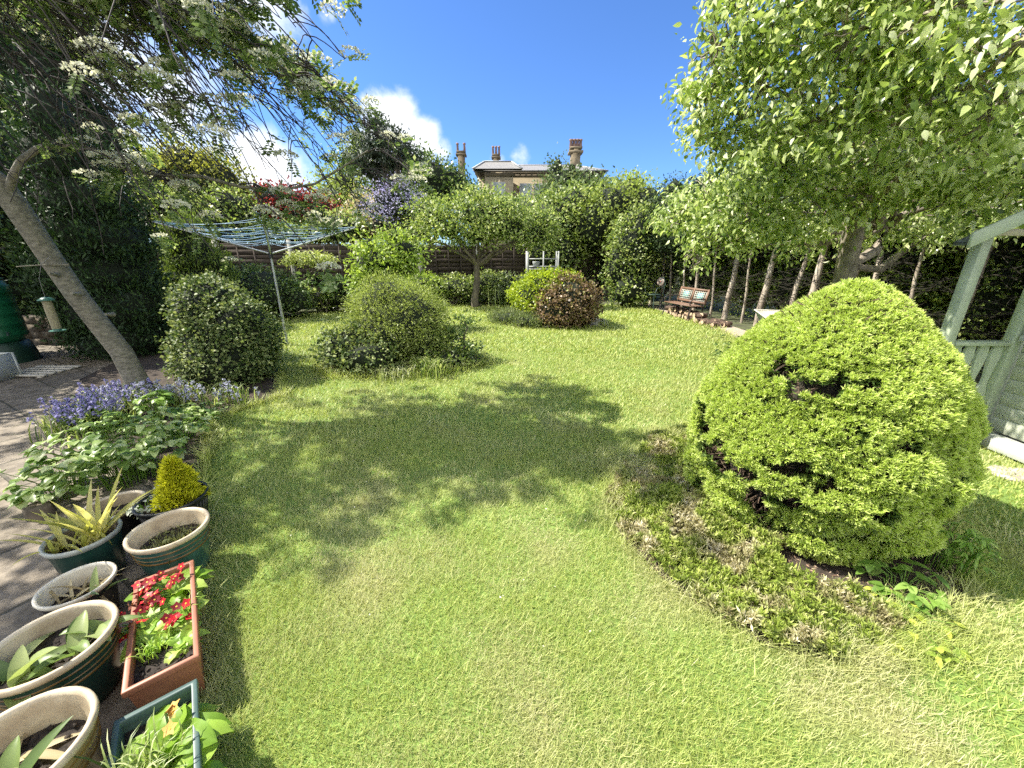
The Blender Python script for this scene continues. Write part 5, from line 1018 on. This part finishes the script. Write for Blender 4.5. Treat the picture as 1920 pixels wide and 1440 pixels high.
for x, y in ((-.17, -.17), (.17, -.17), (-.17, .17), (.17, .17)): mb = MB(); mb.tube([(x * 1.2, y * 1.2, 0), (x * .85, y * .85, .44)], .011, 6); mb.build('leg', dm, ch, True)
mb = MB(); mb.tube([(-.19, .17, .44), (-.2, .22, .75), (-.1, .25, .93), (.1, .25, .93), (.2, .22, .75), (.19, .17, .44)], .011, 6); mb.build('back_frame', dm, ch, True)
for sx in (-1, 1): mb = MB(); mb.tube([(sx * .17, -.17, .44), (sx * .23, -.15, .64), (sx * .23, .1, .66), (sx * .2, .21, .68)], .010, 6); mb.build('armrest', dm, ch, True)
mb = MB(); a = np.arange(28) * 2 * pi / 28
for r0, r1, m_ in ((0, .035, 0), (.035, .075, 1), (.075, .125, 2)):
    V = [(r_ * cos(t), y, .80 + r_ * sin(t)) for y in (.225, .245) for r_ in (r0, r1) for t in a]; n_ = 28
    F = [[s_ * 2 * n_ + (q), s_ * 2 * n_ + (q + 1) % n_, s_ * 2 * n_ + n_ + (q + 1) % n_, s_ * 2 * n_ + n_ + q] for s_ in (0, 1) for q in range(n_)] + [[n_ + q, n_ + (q + 1) % n_, 3 * n_ + (q + 1) % n_, 3 * n_ + q] for q in range(n_)]
    mb.add(V, F, None, m_)
mb.build('mosaic_disc', [solid('disc_red', (.35, .10, .08)), solid('disc_cream', (.6, .55, .45)), solid('disc_rose', (.5, .28, .24), (.5, .5, .45), 40)], ch)
# split logs heaped under the bench
lgm = [solid('log_bark', (.14, .09, .06), (.06, .04, .03), 20, .9), solid('log_end', (.58, .44, .30), (.40, .28, .18), 14, .8)]
def log_mb(seed):
    rq = np.random.default_rng(seed); k = 9; a = np.arange(k) * 2 * pi / k; r_ = .055 * (1 + rq.normal(0, .15, k)); l = .13; mb_ = MB()
    V = [(x, r_[i] * cos(a[i]), r_[i] * sin(a[i])) for x in (-l / 2, l / 2) for i in range(k)]; mb_.add(V, [[i, (i + 1) % k, k + (i + 1) % k, k + i] for i in range(k)])
    V2 = [(x, r_[i] * .97 * cos(a[i]), r_[i] * .97 * sin(a[i])) for x in (-l / 2 - .002, l / 2 + .002) for i in range(k)] + [(-l / 2 - .004, 0, 0), (l / 2 + .004, 0, 0)]
    mb_.add(V2, [[(i + 1) % k, i, 2 * k, 2 * k] for i in range(k)] + [[k + i, k + (i + 1) % k, 2 * k + 1, 2 * k + 1] for i in range(k)], None, 1); return mb_
protos = []; rq = np.random.default_rng(510)
for i in range(84):
    t1 = (i % 21) / 20; lay = i // 21; y = 11.0 - t1 * 2.1; x = 4.42 + .12 * (1 - t1) * 0 + t1 * .22 + lay % 2 * .14 + rq.normal(0, .03); z = .062 + (0, 0, .095, .10)[lay]
    if lay >= 2: x += .03; y += .05
    if lay >= 2 and t1 > .72: z = .062; x = 4.5 + t1 * .15 + rq.uniform(.28, .5)
    if len(protos) < 4: o = log_mb(520 + i).build('log', lgm); protos.append(o)
    else: o = protos[i % 4].copy(); COL.objects.link(o)
    o.location = (x, y, z + .01); o.rotation_euler = (rq.uniform(0, 6), rq.normal(0, .12), rq.uniform(-.9, .9)); o.scale = (rq.uniform(.8, 1.2),) * 3
    tag(o, 'small cut log in the heap on the path under the bench', 'log', 'cut logs heaped under the bench')
# wheelbarrow
gpm = solid('barrow_green', (.02, .20, .10), (.015, .14, .07), 5, .4); crm = solid('barrow_inside', (.62, .60, .50), (.48, .46, .38), 5, .5)
wbx = thing('wheelbarrow', 'green wheelbarrow with pale inside standing behind the golden conifer', 'wheelbarrow', (4.82, 6.95, .012), radians(-108))
def tray(l0, w0, l1, w1, z0, z1, inset, m_, nm):
    mb_ = MB(); o_ = lambda l, w_, z, s_: [(-l / 2, -w_ / 2, z), (l / 2, -w_ / 2, z + s_), (l / 2, w_ / 2, z + s_), (-l / 2, w_ / 2, z)]
    mb_.add(o_(l0 - inset, w0 - inset, z0 + inset * .5, 0) + o_(l1 - inset, w1 - inset, z1, -.04), [[k, (k + 1) % 4, 4 + (k + 1) % 4, 4 + k] for k in range(4)] + [[0, 3, 2, 1]]); return mb_.build(nm, m_, wbx)
tray(.50, .34, .92, .62, .28, .60, 0, gpm, 'tray'); tray(.50, .34, .92, .62, .28, .60, .012, crm, 'tray_lining')
mb = MB(); rimp = [(-.46, -.31, .60), (.46, -.31, .56), (.46, .31, .56), (-.46, .31, .60), (-.46, -.31, .60)]
for k in range(4): mb.tube([rimp[k], rimp[k + 1]], .013, 8)
mb.build('rim', crm, wbx, True)
for sy in (-1, 1):
    mb = MB(); mb.tube([(-.62, sy * .08, .20), (-.2, sy * .16, .26), (.4, sy * .24, .30), (.85, sy * .28, .50)], .016, 8); mb.build('handle', dkp, wbx, True)
    mb = MB(); mb.tube([(.22, sy * .2, .27), (.30, sy * .24, 0.01)], .014, 8); mb.build('leg', dkp, wbx, True)
mb = MB(); a = np.arange(25) * 2 * pi / 24; mb.tube([(-.60 + .16 * cos(t), 0, .19 + .16 * sin(t)) for t in a], .03, 8); mb.build('wheel', dkp, wbx, True)
# small stone post with violet plant by the hedge
tag(shrub('violet_plant', 'dark purple-flowered plant among the hedge trunks', 'plant', [((6.2, 7.6, .42), (.12, .12, .14))], M_('violet_petals', [(.10, .02, .10), (.22, .06, .22)], .2), 530, dens=60, per=8, cr=.04, size=.05, core=.5))

# ================================================================ SUMMERHOUSE
sg = solid('sage_paint', (.40, .46, .33), (.33, .39, .28), 6, .55, bump=.08); sgl = solid('pale_sage_boards', (.60, .63, .50), (.50, .54, .43), 6, .55, stretch=(1, 1, 6)); wd_ = solid('white_deck', (.62, .64, .60), (.48, .50, .46), 8, .6); soff = solid('soffit', (.50, .46, .34), (.42, .38, .28), 8, .7); rf = solid('felt_roof', (.10, .12, .11), (.06, .07, .065), 20, .95)
SX, SY = 4.30, 3.25; sh = thing('summerhouse', 'pale green wooden summerhouse with railed verandah at the right edge', 'summerhouse', (SX, SY, 0))
def part(nm, fn, mt): b_ = MB(); fn(b_); ob = b_.build(nm, mt, sh); bv = ob.modifiers.new('bevel', 'BEVEL'); bv.width = .004; bv.segments = 1; bv.limit_method = 'ANGLE'; return ob
PX = -.58
part('corner_post', lambda b_: b_.box((PX, 0, .93), (.08, .08, 1.70)), sg)
part('wall_post', lambda b_: b_.box((.02, .02, .97), (.09, .08, 1.78)), sg)
part('handrail', lambda b_: b_.box((PX / 2 + .0, 0, .915), (.40 + .08, .09, .035)), sg); part('bottom_rail', lambda b_: b_.box((PX / 2, 0, .20), (.46, .05, .05)), sg); 
def splat(b_, c, along):
    prof_ = [(.026, .22), (.042, .34), (.044, .44), (.022, .54), (.017, .60), (.032, .70), (.044, .80), (.034, .90)]
    V = []
    for s_ in (-.01, .01):
        for w_, z in prof_:
            for g in (-1, 1): V.append((c[0] + (g * w_ if along == 'x' else s_), c[1] + (s_ if along == 'x' else g * w_), z))
    n_ = len(prof_) * 2; F = []
    for s_ in (0, 1): F += [[s_ * n_ + 2 * k, s_ * n_ + 2 * k + 1, s_ * n_ + 2 * k + 3, s_ * n_ + 2 * k + 2] for k in range(len(prof_) - 1)]
    for g in (0, 1): F += [[2 * k + g, 2 * k + 2 + g, n_ + 2 * k + 2 + g, n_ + 2 * k + g] for k in range(len(prof_) - 1)]
    b_.add(V, F)
for k in range(4): part('baluster', lambda b_: splat(b_, (PX + .115 + k * .118, 0), 'x'), sg)
part('deck', lambda b_: [b_.box((-.29, .02 + k * .1, .055), (.66, .092, .03)) for k in range(2)], wd_)
part('step_board', lambda b_: b_.box((-.045, -1.55, .07), (.16, 3.0, .10)), wd_)
part('plinth', lambda b_: b_.box((1.3, -1.0, .018), (2.5, 5.0, .034)), solid('plinth_dark', (.08, .08, .07)))
# boarded half wall facing the lawn, each board lapped over the next
def wall(b_):
    z = .13
    for k in range(7): b_.box((.05 + .004, -1.48, z + .06), (.018, 2.88, .128), [[cos(.09), 0, -sin(.09)], [0, 1, 0], [sin(.09), 0, cos(.09)]]); z += .118
part('wall', wall, sgl)
part('window_frame', lambda b_: (b_.box((.03, -1.48, .965), (.09, 2.88, .05)), b_.box((.03, -.09, 1.42), (.07, .07, .86)), b_.box((.03, -1.0, 1.42), (.07, .07, .86)), b_.box((.03, -1.48, 1.86), (.09, 2.88, .05))), wd_)
gl, tt, bb = _mat('window_glass'); bb.inputs['Base Color'].default_value = (.30, .34, .34, 1); bb.inputs['Roughness'].default_value = .05; bb.inputs['Specular IOR Level'].default_value = .8
part('window_pane', lambda b_: b_.box((.045, -.545, 1.42), (.006, .83, .86)), gl); part('window_pane', lambda b_: b_.box((.045, -2.0, 1.42), (.006, 1.9, .86)), gl)
part('back_wall', lambda b_: b_.box((1.3, .05, .95), (2.4, .03, 1.8)), sgl)
# gabled verandah roof: left slope rises towards +X
def roof(b_):
    for x0, z0, x1, z1 in ((-.84, 1.70, .6, 2.42), (.6, 2.42, 2.1, 1.70)):
        V = [(x, y, z + d) for d in (0, .03) for (x, z) in ((x0, z0), (x1, z1)) for y in (-.165, -.03)]
        b_.add(V, [[0, 1, 3, 2], [4, 6, 7, 5], [0, 4, 5, 1], [2, 3, 7, 6], [0, 2, 6, 4], [1, 5, 7, 3]])
part('roof', roof, rf)
def soffit_(b_):
    for x0, z0, x1, z1 in ((-.84, 1.74, .6, 2.45),): b_.add([(x, y, z - .012 + d) for d in (-.012, 0) for (x, z) in ((x0, z0), (x1, z1)) for y in (-.16, -.035)], [[0, 1, 3, 2], [4, 6, 7, 5], [0, 4, 5, 1], [2, 3, 7, 6], [0, 2, 6, 4], [1, 5, 7, 3]])
part('soffit', soffit_, soff)
def bargeboard(b_):
    V = [(x, y, z) for y in (-.19, -.165) for (x, z) in ((-.88, 1.68), (-.88, 1.79), (.6, 2.52), (.6, 2.41))]
    b_.add(V, [[3, 2, 1, 0], [4, 5, 6, 7], [0, 1, 5, 4], [1, 2, 6, 5], [2, 3, 7, 6], [3, 0, 4, 7]])
part('bargeboard', bargeboard, sg); part('tie_beam', lambda b_: b_.box((-.25, 0, 1.80), (.76, .08, .05)), soff)
# wicker basket by the wall corner
wk = solid('wicker', (.42, .33, .20), (.20, .15, .09), 55, .8, stretch=(1, 1, 3), bump=.8); qb = (SX - .17, SY - .12, .0); bk = thing('wicker_basket', 'round wicker basket standing at the corner of the summerhouse wall', 'basket', (4.06, 3.16, .008))
mb = MB(); mb.lathe([(0, .01), (.075, .01), (.095, .10), (.11, .22), (.115, .225), (.10, .22), (.085, .10), (.07, .02)], seg=28)
for k in range(9): mb.tube([((.08 + .0036 * k) * cos(t), (.08 + .0036 * k) * sin(t), .022 + k * .024) for t in np.linspace(0, 2 * pi, 29)], .006, 5, cap=False)
mb.build('basket_body', wk, bk, True)
mb = MB(); mb.tube([(.11 * cos(t), 0, .22 + .12 * sin(t)) for t in np.linspace(0, pi, 13)], .006, 6); mb.build('handle', wk, bk, True)

# ================================================================ STONE HOUSE BEYOND
HY = 44.0
def hp(u, v): return P(u, v, HY)
sand = _mat('sandstone'); m, t, b = sand
tc = t.nodes.new('ShaderNodeTexCoord'); mp = t.nodes.new('ShaderNodeMapping'); mp.inputs['Rotation'].default_value = (radians(90), 0, 0); br = t.nodes.new('ShaderNodeTexBrick'); br.inputs['Scale'].default_value = 1; br.inputs['Brick Width'].default_value = .75; br.inputs['Row Height'].default_value = .32; br.inputs['Mortar Size'].default_value = .015
br.inputs['Color1'].default_value = (.38, .32, .215, 1); br.inputs['Color2'].default_value = (.28, .235, .155, 1); br.inputs['Mortar'].default_value = (.22, .18, .12, 1)
t.links.new(tc.outputs['Object'], mp.inputs[0]); t.links.new(mp.outputs[0], br.inputs['Vector']); t.links.new(br.outputs[0], b.inputs['Base Color']); b.inputs['Roughness'].default_value = .9; sand = m
slate = solid('slate_roof', (.30, .29, .27), (.17, .165, .16), 3.2, .55, stretch=(6, 1, 1)); lead = solid('lead_flashing', (.42, .43, .44), (.34, .35, .36), 3, .6); dkst = solid('weathered_stone', (.16, .125, .08), (.075, .06, .04), 3, .9); potm = solid('chimney_clay', (.30, .19, .16), (.16, .10, .09), 4, .8)
ez = hp(1000, 320)[2]; rz_ = hp(1000, 297)[2] + .25; xl, xr = hp(888, 320)[0], hp(1140, 320)[0]; hs = thing('stone_house', 'sandstone house with hipped slate roof and tall chimneys beyond the garden', 'house', ((xl + xr) / 2, HY, 0)); cx = (xl + xr) / 2; W2 = (xr - xl) / 2; D = 9.0
wins = []
mb = MB(); mb.box((0, D / 2 + .45, ez / 2 - .1), (2 * W2 - .9, D - .9, ez - .2)); mb.box((-W2 * .62, .35, ez / 2 - .1), (W2 * .42, 1.4, ez - .2)); mb.build('wall', sand, hs)
for xx in (-W2 * .62, 0, -W2 * .22, W2 * .33, W2 * .72):
    y_ = -.37 if xx < -W2 * .5 else .42
    f = MB(); f.box((xx, y_, ez - 2.15), (1.25, .12, 2.1)); fo = f.build('window', lead, hs); f = MB(); f.box((xx, y_ - .065, ez - 2.15), (1.0, .02, 1.85)); pn = f.build('pane', gl, fo)
    f = MB(); f.box((xx, y_ - .02, ez - 3.3), (1.6, .24, .18)); f.build('sill', dkst, fo)
mb = MB(); mb.box((0, .38, ez - .42), (2 * W2 - .7, .12, .30)); mb.box((0, .28, ez - .16), (2 * W2 - .5, .3, .14)); mb.box((-W2 * .62, -.42, ez - .42), (W2 * .44, .1, .3)); mb.build('cornice', dkst, hs)
mb = MB()
for k in range(22): mb.box((-W2 + .6 + k * (2 * W2 - 1.2) / 21, .20, ez - .36), (.16, .28, .34))
mb.build('brackets', dkst, hs)
ch_m = solid('chimney_stone', (.25, .20, .13), (.11, .09, .06), 2.5, .9)
def hip(b_, x0, x1, y0, y1, z0, z1, m_=0):
    ins = (y1 - y0) / 2 * .62; V = [(x0, y0, z0), (x1, y0, z0), (x1, y1, z0), (x0, y1, z0), (x0 + ins, (y0 + y1) / 2, z1), (x1 - ins, (y0 + y1) / 2, z1)]
    b_.add(V, [[0, 1, 5, 4], [2, 3, 4, 5]], None, m_); b_.add(V, [[1, 2, 5, 5], [3, 0, 4, 4]], None, m_)
    return V
mb = MB(); V = hip(mb, -W2, W2, 0, D, ez, rz_); V2 = hip(mb, -W2 * 1.0, -W2 * .28, -1.0, 2.4, ez + .005, ez + .95); ro = mb.build('roof', slate, hs)
mb = MB()
for A in (V, V2):
    for a_, b_ in ((0, 4), (1, 5), (4, 5), (2, 5), (3, 4)): mb.bar(np.array(A[a_]) + (0, 0, .03), np.array(A[b_]) + (0, 0, .03), .22, .08)
mb.build('ridge_flashing', lead, ro)
mb = MB(); mb.box((0, -.02, ez - .03), (2 * W2, .14, .12)); mb.build('gutter', solid('gutter_dark', (.06, .06, .06)), ro)
for (u, v0, v1, wpx, npots, dy) in ((864, 268, 312, 19, 2, 5.5), (930, 274, 306, 17, 3, 6.5), (1080, 261, 306, 26, 4, 4.2)):
    s_ = pxm(u, v0, HY + dy); X = P(u, v0, HY + dy)[0] - cx; top = P(u, v0, HY + dy)[2]; w_ = wpx * s_; ph = 14 * s_
    c_ = MB(); zb = ez - (.3 if u > 870 else 3); zt = top - ph; c_.box((X, dy, (zb + zt) / 2), (w_ * .66, w_ * .66, zt - zb)); c_.box((X, dy, zt - .55 * w_ * .6), (w_, w_, .22)); c_.box((X, dy, zt - .1), (w_ * .86, w_ * .86, .2)); co = c_.build('chimney', ch_m if u > 1000 else dkst, hs)
    for k in range(npots):
        xx = X + (k - (npots - 1) / 2) * w_ * .72 / max(npots - 1, 1) * .95; c_ = MB(); c_.lathe([(w_ * .13, zt), (w_ * .10, zt + ph * .75), (w_ * .135, zt + ph * .8), (w_ * .135, zt + ph), (w_ * .08, zt + ph)], c=(xx, dy, 0), seg=12); c_.build('chimney_pot', potm, co, True)
